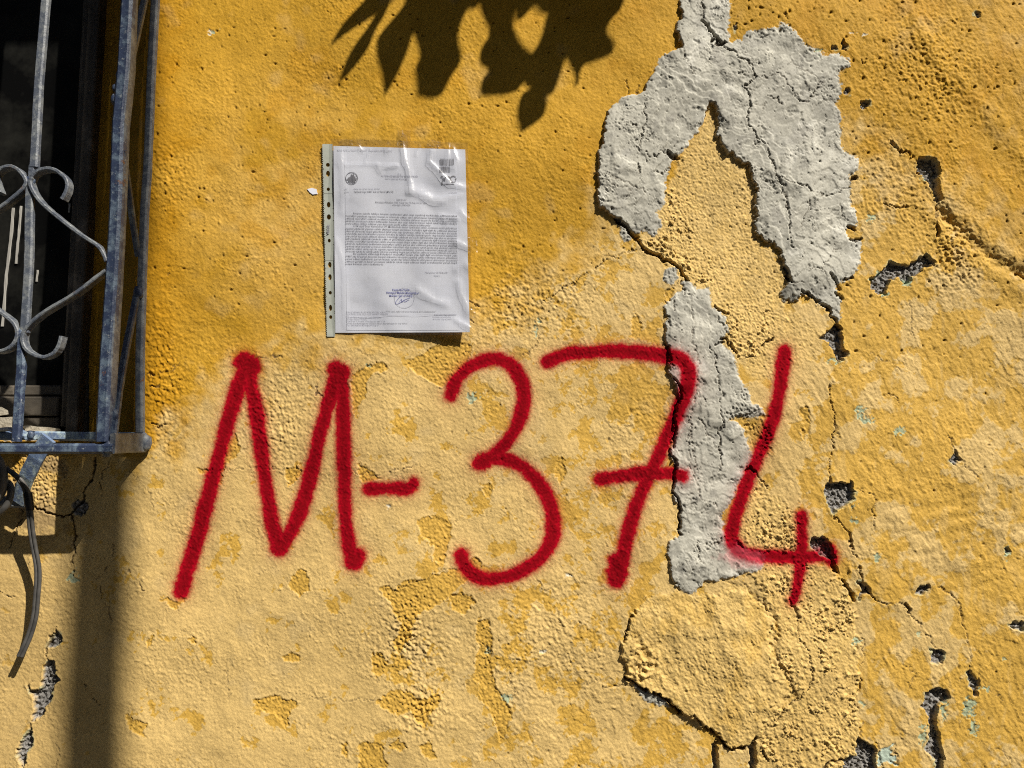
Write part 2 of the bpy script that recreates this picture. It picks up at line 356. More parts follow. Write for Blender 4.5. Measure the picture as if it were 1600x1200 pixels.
CB = [(1073,435),(1082,443),(1090,454),(1107,448),(1112,479),(1129,492),(1139,514),(1126,534),(1148,556),(1154,589),(1169,611),(1171,630),(1184,632),(1195,648),(1180,652),(1154,652),(1138,656),(1159,666),(1167,691),(1176,718),(1165,737),(1156,754),(1140,784),(1127,806),(1132,834),(1154,848),(1170,868),(1195,880),(1185,892),(1159,897),(1129,905),(1099,911),(1090,924),(1074,927),(1057,916),(1046,897),(1042,861),(1045,845),(1062,836),(1060,814),(1062,792),(1049,776),(1052,754),(1055,729),(1046,710),(1048,702),(1055,682),(1052,655),(1060,627),(1052,600),(1045,580),(1044,547),(1038,520),(1042,498),(1037,479),(1052,462),(1066,454),(1067,440)]
cement(CB, 'long grey cement strip crossed by the red digits', 4.4, 1.0, 60)
cement(CA, 'broad arch-shaped grey cement repair at the top', 6.4, 1.3, 400)
for pts in ([(1041,418),(1057,418),(1059,435),(1048,446),(1037,437)], [(967,350),(978,356),(986,366),(988,374),(975,380),(970,366)],
            [(989,1065),(1010,1080),(1035,1092),(1049,1106),(1030,1103),(1011,1098),(997,1082)], [(1129,636),(1150,631),(1184,630),(1193,648),(1154,652),(1136,655)]):
    i = near(pts, 6); d = poly_sd(pts, U[i]+wu[i]*.4, V[i]+wv[i]*.4); a = sst(.7, -.7, d)
    H[i] += a*(0.7+samp(T_peel2, U[i], V[i])*0.7); blend(i, a, CEM*0.86); piece('cement_fragment', i[d < 0])
# damp dark stains on the cement
for cx, cy, rx, ry, a0 in ((1238,448,22,14,.45),(1272,462,24,12,.5),(1172,68,26,9,.5),(1092,45,9,22,.35),(1112,160,14,8,.5),(1140,185,8,26,.3),(1030,352,30,16,.35),(1290,170,40,34,.18),(1060,310,10,40,.25),(1335,235,12,60,.15),(1100,690,22,60,.12),(1030,325,40,12,.2)):
    w = a0*np.exp(-((UW-cx)/rx)**2-((VW-cy)/ry)**2)*(C[:, 2] > 0.2)
    C[:] = C*(1-w[:, None])+CEMD*.6*w[:, None]

# --- small knocks: pits and crumbs
def stamps(n, box, r0, r1, dep, dark=0.0, shape=None):
    global H
    xs = rng.uniform(box[0], box[2], n); ys = rng.uniform(box[1], box[3], n); rs = r0+(r1-r0)*rng.uniform(0, 1, n)**2.2
    if dep < 0:
        cl = samp(T_patch, (xs*1.4+900).astype(np.float32), (ys*1.4+300).astype(np.float32)); k_ = cl > rng.uniform(-1.6, 1.0, n); xs, ys, rs = xs[k_], ys[k_], rs[k_]
    u0 = U.reshape(ny, nx); v0 = V.reshape(ny, nx); H2 = H.reshape(ny, nx); C2 = C.reshape(ny, nx, 3)
    for x, y, r in zip(xs, ys, rs):
        p = P(x, y); c = int(np.searchsorted(XS, p[0])); q = int(np.searchsorted(ZS, p[2])); w = int(r*2.2*1.05/1.45)+2
        if c-w < 1 or q-w < 1 or c+w > nx-1 or q+w > ny-1: continue
        sl = (slice(q-w, q+w), slice(c-w, c+w))
        e = rng.uniform(0.6, 1.4); dd = ((u0[sl]-x)*e)**2+((v0[sl]-y)/e)**2
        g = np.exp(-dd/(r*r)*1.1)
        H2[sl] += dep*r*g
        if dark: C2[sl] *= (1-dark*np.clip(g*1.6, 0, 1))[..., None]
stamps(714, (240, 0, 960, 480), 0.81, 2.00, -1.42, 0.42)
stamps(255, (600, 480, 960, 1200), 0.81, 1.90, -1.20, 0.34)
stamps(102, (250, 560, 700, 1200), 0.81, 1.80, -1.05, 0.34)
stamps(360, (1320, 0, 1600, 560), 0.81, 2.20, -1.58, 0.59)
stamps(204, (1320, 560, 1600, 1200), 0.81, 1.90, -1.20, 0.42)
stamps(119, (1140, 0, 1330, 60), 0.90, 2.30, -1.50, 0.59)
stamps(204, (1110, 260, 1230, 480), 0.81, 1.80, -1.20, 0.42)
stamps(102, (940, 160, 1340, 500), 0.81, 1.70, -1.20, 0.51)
stamps(110, (200, 700, 1000, 1200), 1.2, 2.6, 0.55)
stamps(170, (240, 300, 600, 560), 1.2, 2.8, 0.5)
stamps(260, (1190, 880, 1340, 1200), 1.5, 3.4, 0.75)
stamps(120, (985, 930, 1220, 1150), 1.2, 2.8, 0.6)
stamps(90, (1150, 770, 1250, 870), 1.2, 2.4, 0.8)
stamps(90, (1340, 560, 1600, 900), 1.5, 3.2, 0.45)
stamps(40, (0, 820, 240, 1200), 1.2, 2.4, 0.6)

w = sst(495, 512, U)*sst(745, 730, U)*sst(218, 232, V)*sst(532, 515, V)
H = H*(1-w)+np.clip(H, -3, 2.5)*w
# --- broken holes down to the rough mortar
holes = [
 ([(1434,251),(1441,245),(1456,244),(1468,254),(1471,265),(1464,278),(1468,295),(1473,311),(1470,319),(1463,315),(1456,297),(1450,285),(1439,271),(1433,262)], 11),
 ([(1361,432),(1373,430),(1389,408),(1405,413),(1422,413),(1446,397),(1461,407),(1461,413),(1444,418),(1427,432),(1419,444),(1407,435),(1393,435),(1386,444),(1383,461),(1371,458),(1362,449)], 8),
 ([(1301,512),(1308,506),(1313,509),(1317,542),(1326,552),(1308,567),(1302,547),(1291,531),(1280,525)], 10),
 ([(1293,740),(1295,754),(1305,755),(1327,751),(1332,765),(1332,779),(1316,790),(1299,803),(1291,790),(1286,768)], 8),
 ([(1265,842),(1286,836),(1297,850),(1305,870),(1297,875),(1277,864),(1264,853)], 9),
 ([(1339,908),(1350,910),(1362,928),(1350,930),(1341,938),(1343,922)], 7),
 ([(1429,927),(1436,915),(1450,911),(1454,918),(1441,928)], 6),
 ([(1456,1013),(1475,1019),(1475,1030),(1468,1040),(1457,1037)], 6),
 ([(1441,1101),(1447,1084),(1464,1074),(1481,1078),(1484,1092),(1468,1101),(1463,1121),(1461,1135),(1470,1146),(1470,1166),(1475,1186),(1472,1215),(1462,1215),(1461,1186),(1447,1174),(1453,1149),(1450,1121)], 8),
 ([(1509,1050),(1518,1047),(1532,1067),(1525,1089),(1518,1084),(1514,1064)], 6),
 ([(1341,1153),(1362,1163),(1368,1177),(1368,1215),(1318,1215),(1320,1186),(1337,1180)], 7),
 ([(1573,975),(1585,969),(1600,973),(1598,984),(1580,982)], 5),
 ([(1481,720),(1493,704),(1499,718),(1490,728)], 3),
 ([(91,983),(100,1003),(78,1016),(72,1008),(82,996)], 6),
 ([(65,1057),(74,1027),(84,1033),(85,1052),(87,1063),(80,1092),(65,1118),(48,1128),(52,1106),(50,1090),(39,1074),(50,1080),(61,1083)], 7),
 ([(50,1139),(50,1157),(43,1183),(36,1205),(28,1178),(35,1154)], 7),
 ([(1112,1164),(1121,1157),(1124,1215),(1116,1215)], 14),
 ([(1172,1164),(1181,1160),(1181,1215),(1171,1215)], 12),
 ([(1345,158),(1356,156),(1358,165),(1352,172),(1346,168)], 6), ([(1314,68),(1321,64),(1324,74),(1320,82),(1315,78)], 5), ([(1297,74),(1306,73),(1307,80),(1299,80)], 4),
 ([(1521,22),(1528,19),(1534,24),(1528,29)], 5), ([(1145,40),(1151,39),(1153,46),(1148,50)], 3), ([(1318,140),(1326,141),(1326,150),(1319,148)], 3),
 ([(1569,857),(1575,855),(1579,862),(1573,867)], 4), ([(1395,222),(1398,219),(1404,228),(1398,231)], 6),
 ([(110,786),(120,780),(132,784),(138,796),(128,806),(114,806)], 3),
]
for pts, dep in holes:
    i = near(pts, 10); d = poly_sd(pts, U[i]+wu[i]*.5, V[i]+wv[i]*.5); a = sst(0.6, -1.0, d)
    hb = H[i]
    H[i] = hb*(1-a)+a*(n_big[i]*3-dep+samp(T_peel2, U[i]*1.1+5, V[i]*1.1)*1.1+samp(T_peel, U[i], V[i])*0.7+sst(0, -14, d)*dep*0.25*0)
    H[i] += 0.5*np.exp(-((d-2.0)/2.0)**2)
    blend(i, a, MORT*(1.0+0.18*n_fine[i]+0.14*n_peel2[i]+.12*n_peel[i])[:, None]); RB[i] = RB[i]*(1-a)+1.8*a
    rim = 0.6*np.exp(-((d-1.0)/1.2)**2)*sst(0.0, 1.2, samp(T_patch, U[i]*1.5, V[i]*1.5))
    blend(i, rim, MINT)
    big = (max(p[0] for p in pts)-min(p[0] for p in pts)) > 7
    if big: piece('broken_hole', i[d < 0])
# mint undercoat showing
for cx, cy, rx, ry in ((1377,425,6,5),(1419,440,7,5),(1380,460,4,5),(1364,433,4,4),(1345,640,7,5),(1350,655,9,5),(1338,648,4,7),(1334,792,4,5),(1332,812,4,7),(1279,82,5,4),(1402,672,9,7),
                       (1516,1100,8,9),(1511,1112,7,8),(1541,1076,6,5),(1522,1135,6,14),(1478,1110,5,16),(1438,990,3,4),(1366,870,3,7),(1325,1008,0,0),(1337,1002,4,4),(1444,280,5,4),(1302,565,8,3),(790,1088,8,4),(760,1015,3,4),
                       (738,618,7,6),(843,500,5,4),(836,520,3,8),(116,900,4,10),(1360,340,4,6),(1574,868,4,3),(1570,1030,4,3),(575,570,3,3),(1350,1100,4,3),(335,48,3,4),(1443,1150,3,14)):
    if rx == 0: continue
    i = near([(cx-rx*2, cy-ry*2), (cx+rx*2, cy+ry*2)], 6); q = ((UW[i]-cx)/rx)**2+((VW[i]-cy)/ry)**2+0.5*n_peel2[i]
    a = sst(1.15, 0.85, q); blend(i, a*.85, MINT*(1+.12*n_peel[i])[:, None]); H[i] -= a*0.8
pts = [(1373,1174),(1384,1172),(1393,1164),(1396,1176),(1400,1194),(1386,1192),(1373,1194)]
i = near(pts, 6); d = poly_sd(pts, UW[i], VW[i]); a = sst(.6, -.6, d); blend(i, a, np.array([.50, .60, .50])); H[i] -= a*1.2; piece('mint_spot', i[d < 0], 'pale mint patch of old paint by the bottom edge')
for x, y in ((329,47),(1349,57),(847,1018),(890,897),(1330,52),(602,793)):
    i = near([(x-8, y-8), (x+8, y+8)], 4); q = np.hypot(UW[i]-x, (VW[i]-y)*1.2); a = sst(4.2, 3.0, q); blend(i, a*.9, np.array([.62, .60, .50])); H[i] -= a*1.0

# --- cracks: (points, width, depth)
cracks = [
 ([(966,343),(975,351),(985,362),(993,372),(1003,386),(1016,394),(1030,400),(1044,408),(1056,415),(1066,424),(1073,436)], 6.0, 10),
 ([(1094,-20),(1095,15),(1098,35)], 1.6, 4), ([(1098,35),(1106,45),(1113,55),(1119,65),(1127,72)], 5.0, 8), ([(1112,64),(1122,74),(1133,68)], 4, 6),
 ([(1127,72),(1137,78),(1150,88),(1163,97),(1175,110),(1180,121),(1166,141),(1172,160),(1166,185),(1172,203),(1190,221),(1200,235),(1205,255),(1215,278),(1225,300),(1230,330),(1232,360),(1236,390)], 1.7, 4),
 ([(1180,121),(1195,123),(1218,117),(1232,135),(1243,152),(1252,161),(1262,158),(1268,152),(1274,143),(1285,127)], 1.2, 2.5),
 ([(1166,141),(1178,142)], 1.2, 2), ([(1172,167),(1185,168),(1194,164),(1190,172)], 0.9, 1.5), ([(1225,285),(1240,287),(1255,290),(1265,298),(1275,304),(1300,306),(1315,298),(1330,288)], 1.4, 3),
 ([(1215,278),(1228,284)], 2, 3), ([(1066,80),(1075,105),(1081,120)], 1.1, 2), ([(1006,165),(1009,190),(1001,215),(998,240)], 1.4, 3), ([(1009,240),(1015,245),(1030,241),(1042,238)], 1.3, 3), ([(1043,236),(1049,242),(1060,246)], 4.5, 6),
 ([(984,194),(995,203)], 1.8, 3), ([(940,272),(955,277),(975,285),(1010,300)], 1.6, 1.8), ([(937,282),(960,290),(990,300)], 1.2, 1.2), ([(1030,111),(1052,110)], 1.3, 2), ([(994,262),(1002,272),(1000,262)], 2.5, 4),
 ([(1298,428),(1304,436),(1310,445),(1316,452)], 4.0, 6), ([(1318,434),(1331,433)], 3.4, 5), ([(1306,458),(1313,460),(1316,468)], 5, 7), ([(1327,352),(1338,357)], 4.0, 5), ([(1327,373),(1338,375),(1347,372)], 3.2, 5), ([(1332,280),(1340,276)], 4, 5),
 ([(1264,312),(1258,335),(1250,350),(1248,368)], 1.0, 2), ([(1287,420),(1293,408),(1300,395),(1315,385)], 1.0, 2), ([(1260,418),(1285,421),(1290,430)], 1.0, 2), ([(1311,312),(1316,330),(1330,345)], 1.4, 2.5), ([(1228,300),(1232,345)], 1.0, 2),
 ([(1222,445),(1235,440),(1255,442)], 1.0, 2), ([(1225,418),(1229,432),(1233,440)], 5, 6), ([(1200,148),(1212,155),(1224,165)], 1.6, 2.5), ([(1045,262),(1035,270),(1020,268)], 1.6, 3),
 ([(1253,453),(1272,466),(1291,480),(1309,503),(1312,512)], 3.6, 7),
 ([(1108,540),(1117,555),(1119,585),(1122,600),(1126,615),(1122,628),(1126,650),(1123,700),(1127,715)], 1.7, 3), ([(1078,478),(1084,505),(1082,535),(1090,560),(1088,600),(1080,640),(1074,690)], 1.1, 2),
 ([(1052,592),(1060,608),(1062,622),(1055,640),(1052,655),(1056,668),(1052,700)], 3.2, 6), ([(1046,705),(1047,712),(1055,718),(1056,728),(1052,748),(1050,768),(1058,780),(1062,793),(1060,815),(1062,836)], 3.4, 6),
 ([(1052,655),(1049,680),(1046,705)], 1.4, 3), ([(1080,660),(1077,700),(1076,735)], 1.3, 2.5), ([(1090,650),(1100,668),(1105,680),(1116,683)], 1.4, 2.5), ([(1082,690),(1086,735),(1090,765),(1098,780),(1118,790)], 1.2, 2.2),
 ([(1085,842),(1092,862),(1098,880)], 2, 3), ([(1112,852),(1124,845),(1135,838),(1150,842)], 2.2, 3.5), ([(1118,540),(1124,536),(1130,534)], 3.0, 5), ([(1126,530),(1134,528),(1140,540),(1150,552)], 3.5, 6), ([(1116,478),(1124,486),(1136,490)], 3.2, 5),
 ([(1122,498),(1130,508),(1136,520)], 2, 3), ([(1067,440),(1066,450),(1070,460)], 2.4, 4), ([(1055,465),(1054,478),(1056,486)], 2.4, 4), ([(1038,484),(1044,496),(1048,510)], 2, 3), ([(1155,557),(1180,556)], 1.6, 3), ([(1190,541),(1198,532),(1206,530)], 3.2, 5),
 ([(1130,650),(1124,690),(1128,728),(1120,735)], 1.5, 2.5), ([(1178,736),(1190,752),(1196,764)], 2.4, 4), ([(1166,737),(1172,730),(1178,738)], 4.0, 6),
 ([(846,468),(862,462),(880,452),(900,440),(920,425),(932,416),(945,408),(965,400),(985,392),(1002,386)], 1.1, 3), ([(938,402),(950,398),(968,404)], 0.9, 2), ([(800,560),(825,552),(838,540),(846,520),(852,512)], 0.8, 1.6),
 ([(1395,222),(1401,229),(1412,236),(1420,240),(1428,247),(1434,254)], 2.4, 6), ([(1467,318),(1466,335),(1465,350)], 1.6, 4), ([(1464,352),(1465,370)], 4.0, 6), ([(1385,315),(1395,320),(1405,322),(1415,325),(1424,322)], 2.0, 4), ([(1475,386),(1482,393)], 3.2, 5), ([(1480,398),(1492,402)], 2, 4),
 ([(1590,428),(1602,434)], 5, 6), ([(1420,470),(1426,490),(1427,530)], 1.0, 1.4), ([(1355,548),(1368,556),(1385,564),(1400,572),(1412,580)], 0.9, 1.6),
 ([(1296,600),(1293,612),(1298,630),(1303,652),(1302,672),(1299,690),(1297,712),(1294,738)], 1.8, 4), ([(1300,655),(1308,672),(1310,688)], 1.0, 2), ([(1384,600),(1386,614),(1398,622),(1404,632)], 1.4, 3), ([(1386,640),(1392,646)], 1.4, 3), ([(1483,680),(1490,700),(1495,712)], 1.8, 3), ([(1505,722),(1525,742),(1545,765)], 1.0, 1.8),
 ([(1333,760),(1345,772),(1356,770),(1364,782),(1361,800),(1363,815),(1366,828)], 1.3, 3), ([(1300,803),(1308,815),(1318,828),(1326,835),(1326,850),(1330,862),(1334,872)], 1.9, 4), ([(1325,835),(1325,855)], 3, 5),
 ([(1296,872),(1301,884),(1306,896)], 5.0, 8), ([(1313,908),(1322,917),(1328,926),(1333,938)], 5.0, 8), ([(1338,880),(1345,900),(1348,918),(1360,928),(1368,938)], 2.2, 5), ([(1368,938),(1385,944),(1402,942),(1416,950)], 1.4, 3), ([(1416,944),(1420,956)], 4, 5), ([(1420,950),(1430,965),(1438,978),(1448,990),(1458,1002),(1464,1014)], 1.8, 4),
 ([(1454,917),(1470,921),(1484,926),(1495,934),(1500,945),(1501,960),(1508,980),(1514,1000),(1515,1020),(1517,1048)], 1.8, 3.5), ([(1402,1022),(1408,1034),(1420,1042),(1431,1052),(1424,1068),(1418,1086)], 1.1, 2.2), ([(1340,992),(1347,1000),(1349,1025),(1345,1040)], 1.2, 2.5), ([(1339,1055),(1344,1062),(1342,1080)], 2, 3), ([(1531,1158),(1550,1165),(1570,1178),(1585,1195)], 0.9, 1.8), ([(1530,1060),(1560,1090),(1600,1120)], .8, 1.2),
 ([(1228,930),(1240,950),(1246,968),(1243,990)], 1.6, 4), ([(1243,990),(1256,1008),(1264,1030),(1267,1055),(1262,1075),(1248,1088),(1228,1100),(1219,1118),(1206,1134),(1192,1148)], 1.5, 3.5),
 ([(1262,990),(1278,998),(1292,1008)], 1.4, 3), ([(1214,1010),(1222,1040),(1232,1062),(1242,1080)], 1.2, 2), ([(1288,1088),(1305,1076),(1325,1072),(1338,1062)], 2, 3), ([(1338,1090),(1343,1120),(1345,1150)], 1.6, 3),
 ([(1122,1152),(1134,1166),(1144,1172),(1158,1173),(1172,1166),(1180,1152)], 3.6, 8), ([(985,963),(979,985),(976,1000)], 2.4, 5), ([(1005,940),(990,957),(985,965)], 2.0, 4), ([(979,1058),(996,1070),(1014,1080)], 4.6, 8), ([(1020,1082),(1045,1095),(1062,1114)], 4, 8), ([(1062,1114),(1082,1118),(1104,1136),(1120,1154)], 2.4, 6),
 ([(50,793),(60,797),(72,801),(84,805),(96,808),(108,806),(116,795),(124,786),(130,780),(131,765),(140,752),(146,735),(146,716)], 2.8, 6), ([(110,806),(114,822),(117,840),(118,862)], 2.6, 5), ([(118,862),(112,880),(118,900)], 2, 4), ([(12,860),(22,838),(30,815),(34,800)], 1.6, 3),
 ([(0,924),(10,930),(24,931)], 1.2, 2.5), ([(172,718),(158,740),(156,760),(160,775)], 1.2, 3), ([(46,905),(44,880),(50,860)], .8, 1), ([(175,850),(174,880),(152,905),(160,935),(172,955),(170,985)], 1.0, 1.8), ([(215,910),(224,920)], 2.2, 3), ([(205,893),(200,888)], 1.4, 2),
 ([(91,983),(80,995),(74,1012),(70,1024)], 2.2, 5), ([(46,1062),(40,1074),(48,1088)], 1.6, 4), ([(48,1128),(50,1142)], 2.2, 4), ([(130,1070),(142,1090),(158,1102)], 1.2, 2.2),
 ([(90,1160),(96,1180),(88,1200)], 1, 2), ([(226,583),(240,586),(252,583)], 2.2, 4), ([(252,583),(262,580),(275,570),(290,560)], .9, 1.6), ([(233,605),(248,602)], 2, 3), ([(236,660),(250,668),(262,664)], 2, 3), ([(250,430),(266,430)], 1.4, 2),
 ([(200,735),(230,760),(238,800)], 0.7, 1.0), ([(355,1080),(356,1088),(354,1060),(352,1045)], 0.8, 1), ([(460,1085),(520,1093),(560,1094),(590,1090)], 0.8, 1.2), ([(345,735),(400,732),(440,734),(470,728)], 0.8, 1.4), ([(540,725),(556,740),(590,743),(615,735),(650,728)], 1.0, 1.6),
 ([(745,995),(758,1012),(766,1024)], 1.4, 2.4), ([(764,1052),(770,1062),(778,1045),(794,1040),(804,1075),(812,1088)], 0.9, 1.6), ([(840,905),(850,920),(872,926)], 0.9, 1.6), ([(600,918),(612,914),(622,924),(640,910),(655,908),(680,896),(696,888)], 1.1, 1.8),
 ([(940,1075),(968,1074),(985,1070)], 1.0, 2), ([(860,1080),(905,1070),(940,1064)], .8, 1.4), ([(735,470),(745,477),(750,478)], 2.2, 3), ([(738,500),(742,504)], 2, 3), ([(702,541),(712,548),(722,545),(730,555)], 1.0, 1.6),
 ([(550,600),(552,570),(560,560)], .8, 1), ([(400,560),(440,556)], 2.4, 1.6), ([(492,600),(498,615),(502,640)], 2.4, 1.6), ([(981,125),(980,140),(982,146)], 1.6, 3), ([(996,150),(990,140),(998,136)], 1, 2), ([(936,560),(940,570)], .8, 1),
 ([(1060,440),(1045,450),(1038,470)], 1.0, 1.8), ([(1040,540),(1046,560),(1048,575)], 2, 3), ([(1224,20),(1228,30)], 1.6, 3), ([(1236,95),(1285,130)], .7, 1), ([(1345,95),(1350,100)], 2, 3),
 ([(1380,1205),(1376,1180),(1370,1165),(1362,1150)], 1.4, 3), ([(1390,1160),(1398,1164),(1402,1190)], 1.4, 3), ([(1190,1175),(1200,1190)], 3, 4), ([(1290,1200),(1300,1190),(1318,1188)], 4, 5),
]
for pts, w, dep in cracks:
    i = near(pts, w+8); k = 0.45 if w > 2.5 else 0.65
    d, t = seg_d(pts, U[i]+wu[i]*k, V[i]+wv[i]*k)
    ww = w*(0.5 if w > 2.5 else 0.36)*(0.80+0.20*n_peel[i].clip(-1, 1))*(0.35+0.65*np.sqrt(np.clip(4*t*(1-t), 0, 1)) if w < 2.5 else 1.0)+0.22
    a = sst(ww+0.75, ww-0.55, d)
    gcm = (np.abs(C[i, 0]-C[i, 2]) < .12) & (C[i, 2] > .25)
    if w < 2.6: a = a*np.maximum(gcm, sst(-1.1, -0.1, samp(T_mid, U[i]*1.3+k*90+len(pts)*37, V[i]*1.3)+.4))
    if w < 2.6: dep = dep*(.8-.3*sst(1380, 1420, U[i])*sst(860, 900, V[i]))
    H[i] -= a*dep*(0.9+0.08*n_fine[i]); H[i] += 0.30*np.exp(-((d-ww-2)/1.8)**2)
    blend(i, a*(0.85 if w > 2.2 else 0.72), np.array([.085, .065, .045]))

# --- the red sprayed characters
strokes = {
 'M': ('letter', 'red sprayed letter M', [
   ([(283,925),(289,900),(294,881)], 12.5), ([(294,881),(312,824),(333,745),(358,648),(383,572)], 12.5), ([(386,572),(401,648),(412,745),(423,817),(435,856)], 12.2),
   ([(436,858),(462,817),(484,745),(505,655),(528,584)], 12.2), ([(532,582),(536,620),(537,709),(537,781),(541,835),(550,874),(556,877),(560,868)], 12.0), ([(381,566),(390,572)], 18), ([(526,578),(532,583)], 16), ([(436,856),(437,857)], 15), ([(288,905),(284,920)], 13.5), ([(552,877),(554,878)], 15)]),
 '-': ('hyphen', 'short red sprayed dash', [([(576,764),(610,763),(640,764),(646,755)], 11)]),
 '3': ('digit', 'red sprayed digit 3', [([(704,617),(712,593),(731,574),(754,563),(778,559),(799,569),(813,590),(820,616),(816,643),(807,669),(791,693),(773,709),(750,724)], 11.5), ([(749,724),(757,720)], 14),
   ([(770,716),(786,716),(807,723),(829,739),(845,758),(858,782),(865,810),(863,845),(847,870),(827,885),(798,900),(763,906),(740,899),(727,886),(721,868)], 12)]),
 '7': ('digit', 'red sprayed digit 7 with a crossbar', [([(855,565),(872,557),(896,551),(922,550),(962,548),(1001,551),(1041,556),(1064,562),(1075,577),(1073,600),(1068,618),(1060,640),(1046,672),(1030,710),(1013,745),(1000,773),(986,812),(975,856),(968,890)], 12),
   ([(966,880),(963,903)], 17.5), ([(939,749),(975,743),(1016,738),(1052,741),(1064,743)], 11.5)]),
 '4': ('digit', 'red sprayed digit 4', [([(1226,550),(1222,575),(1217,610),(1210,645),(1199,680),(1184,715),(1168,750),(1154,787),(1143,822),(1142,845),(1156,862),(1184,868),(1222,870),(1262,871),(1296,865)], 11),
   ([(1250,805),(1251,834),(1250,870),(1246,900),(1243,925),(1238,936)], 9.5), ([(1294,858),(1297,872)], 12)])}
hardn = samp(T_peel2, U*1.3+40, V*1.3); SPR = {}
for ch, (kind, lab, ls) in strokes.items():
    allp = [q for l, _ in ls for q in l]; i = near(allp, 70, U, V); best = np.full(i.size, 1e9, np.float32); tot = np.zeros(i.size, np.float32)
    for l, w in ls:
        # round the corners by subdividing the stroke
        q = np.array(l, float)
        for _ in range(2):
            if len(q) > 2:
                n_ = [q[0]]
                for a_, b_ in zip(q[:-1], q[1:]): n_ += [a_*.75+b_*.25, a_*.25+b_*.75]
                n_.append(q[-1]); q = np.array(n_)
        d, t = seg_d([tuple(x) for x in q], U[i]+wu[i]*.22, V[i]+wv[i]*.22)
        wob = (w+.4)*(1+0.07*np.sin(t*9+w*3)+.03*np.sin(t*31)); best = np.minimum(best, d-wob)
    core = sst(4.8, -4.6, best+hardn[i]*0.5+n_fine[i]*.5)
    halo = np.clip(0.78*np.exp(-np.clip(best, 0, None)/6.0), 0, 1)*sst(-0.9, 0.9, n_fine[i]+0.5*hardn[i]+0.3-np.clip(best, 0, 40)*0.07)
    mist = 0.10*np.exp(-np.clip(best, 0, None)/16.0)
    a = np.clip(np.maximum(core, halo*.8)+mist, 0, 1)
    a *= 1-0.85*sst(-5, -9, H[i]-n_big[i]*3-n_mid[i])*0.6
    # thin, pinkish film on the bare cement
    gc = (C[i, 2] > 0.25).astype(np.float32)
    col = RED*((1+0.10*n_peel2[i]+0.05*n_fine[i])*(1.12-.38*sst(-3, -11, best)))[:, None]
    C[i] = C[i]*(1-a[:, None])+col*a[:, None]
    RB[i] = RB[i]*(1-0.3*core)
    SPR[ch] = (i, best); PIECES[100+len(SPR)] = (kind, lab); RID[i[best < 1.0]] = 100+len(SPR)
# pink overspray on the cement at the foot of the 4
pts = [(1118,872),(1140,850),(1165,850),(1200,872),(1185,884),(1155,886),(1135,880)]
i = near(pts, 14); d = poly_sd(pts, UW[i], VW[i]); blend(i, sst(6, -8, d)*0.34, np.array([.62, .12, .16]))
pts = [(1046,575),(1058,580),(1056,620),(1048,600)]
i = near(pts, 14); d = poly_sd(pts, UW[i], VW[i]); blend(i, sst(6, -6, d)*0.22, np.array([.55, .12, .16]))

H = H*dense+n_big*3.0*(1-dense)
# --- the window opening: the relief steps back 90 mm, its far part is the dark window itself
EDGE = 228.0
edge_u = np.interp(V, [-600, 50, 250, 400, 560, 700], [254, 226, 217.5, 212, 208, 205])+samp(T_warp, 0*U+50, V)*0.7
inside = (U < edge_u) & (V < 688+samp(T_warp, U, 0*V+9)*2.0) & (Z.ravel() < 2.75) & (X.ravel() > -1.9)
H[inside] = -92+n_big[inside]*1.5+n_mid[inside]*.4+skin[inside]*.5
C[inside] = OCHRE*(0.92+0.06*n_mid[inside])[:, None]
lip = (~inside) & (U < edge_u+10) & (V < 690)
H[lip] -= (np.clip(1-(U[lip]-edge_u[lip])/6.0, 0, 1)**2)*4.0
RID[inside] = 0
uin, _ = project(X.ravel(), Z.ravel(), 0.092)
cut = inside & (uin < 140)

H = np.clip(H, -95, 40).astype(np.float32)
Yw = (-H/1000.0).reshape(ny, nx)
Xw = X.copy()
# normals straight from the relief so neighbouring pieces shade as one skin
gz, gx = np.gradient(Yw, ZS, XS)
NR = np.stack([gx, -np.ones_like(gx), gz], -1); NR /= np.linalg.norm(NR, axis=-1, keepdims=True)
VX = np.stack([Xw, Yw, Z], -1).reshape(-1, 3).astype(np.float32); NR = NR.reshape(-1, 3).astype(np.float32)
C = np.clip(C, 0.004, 0.85)

# ------------------------------------------------------------------ wall material
mw, nt, b = new_mat('painted_plaster')
at = nt.nodes.new('ShaderNodeAttribute'); at.attribute_name = 'Col'
ab = nt.nodes.new('ShaderNodeAttribute'); ab.attribute_name = 'grain'
n1 = noise(nt, 420, 5, .65); n2 = noise(nt, 38, 5, .6); n3 = noise(nt, 1100, 3, .6)
c1 = mix_col(nt, 1.0, at.outputs['Color'], ramp(nt, n1, [(0.30, .80), (0.72, 1.12)]), 'MULTIPLY')
c2 = mix_col(nt, 1.0, c1, ramp(nt, n2, [(0.30, .94), (0.7, 1.05)]), 'MULTIPLY')
nt.links.new(c2, b.inputs['Base Color'])
b.inputs['Roughness'].default_value = 0.62; sg = N(nt, 'ShaderNodeSeparateColor'); nt.links.new(at.outputs['Color'], sg.inputs[0]); sm_ = N(nt, 'ShaderNodeMath', operation='MULTIPLY'); sm_.use_clamp = True; nt.links.new(sg.outputs[1], sm_.inputs[0]); sm_.inputs[1].default_value = .45; nt.links.new(sm_.outputs[0], b.inputs['Specular IOR Level'])
ad = N(nt, 'ShaderNodeMath', operation='ADD'); nt.links.new(n1, ad.inputs[0]); nt.links.new(n3, ad.inputs[1])
mu = N(nt, 'ShaderNodeMath', operation='MULTIPLY'); nt.links.new(ab.outputs['Fac'], mu.inputs[0]); mu.inputs[1].default_value = 0.46
bn = N(nt, 'ShaderNodeBump', Distance=0.0010); nt.links.new(ad.outputs[0], bn.inputs['Height']); nt.links.new(mu.outputs[0], bn.inputs['Strength'])
nt.links.new(bn.outputs[0], b.inputs['Normal'])

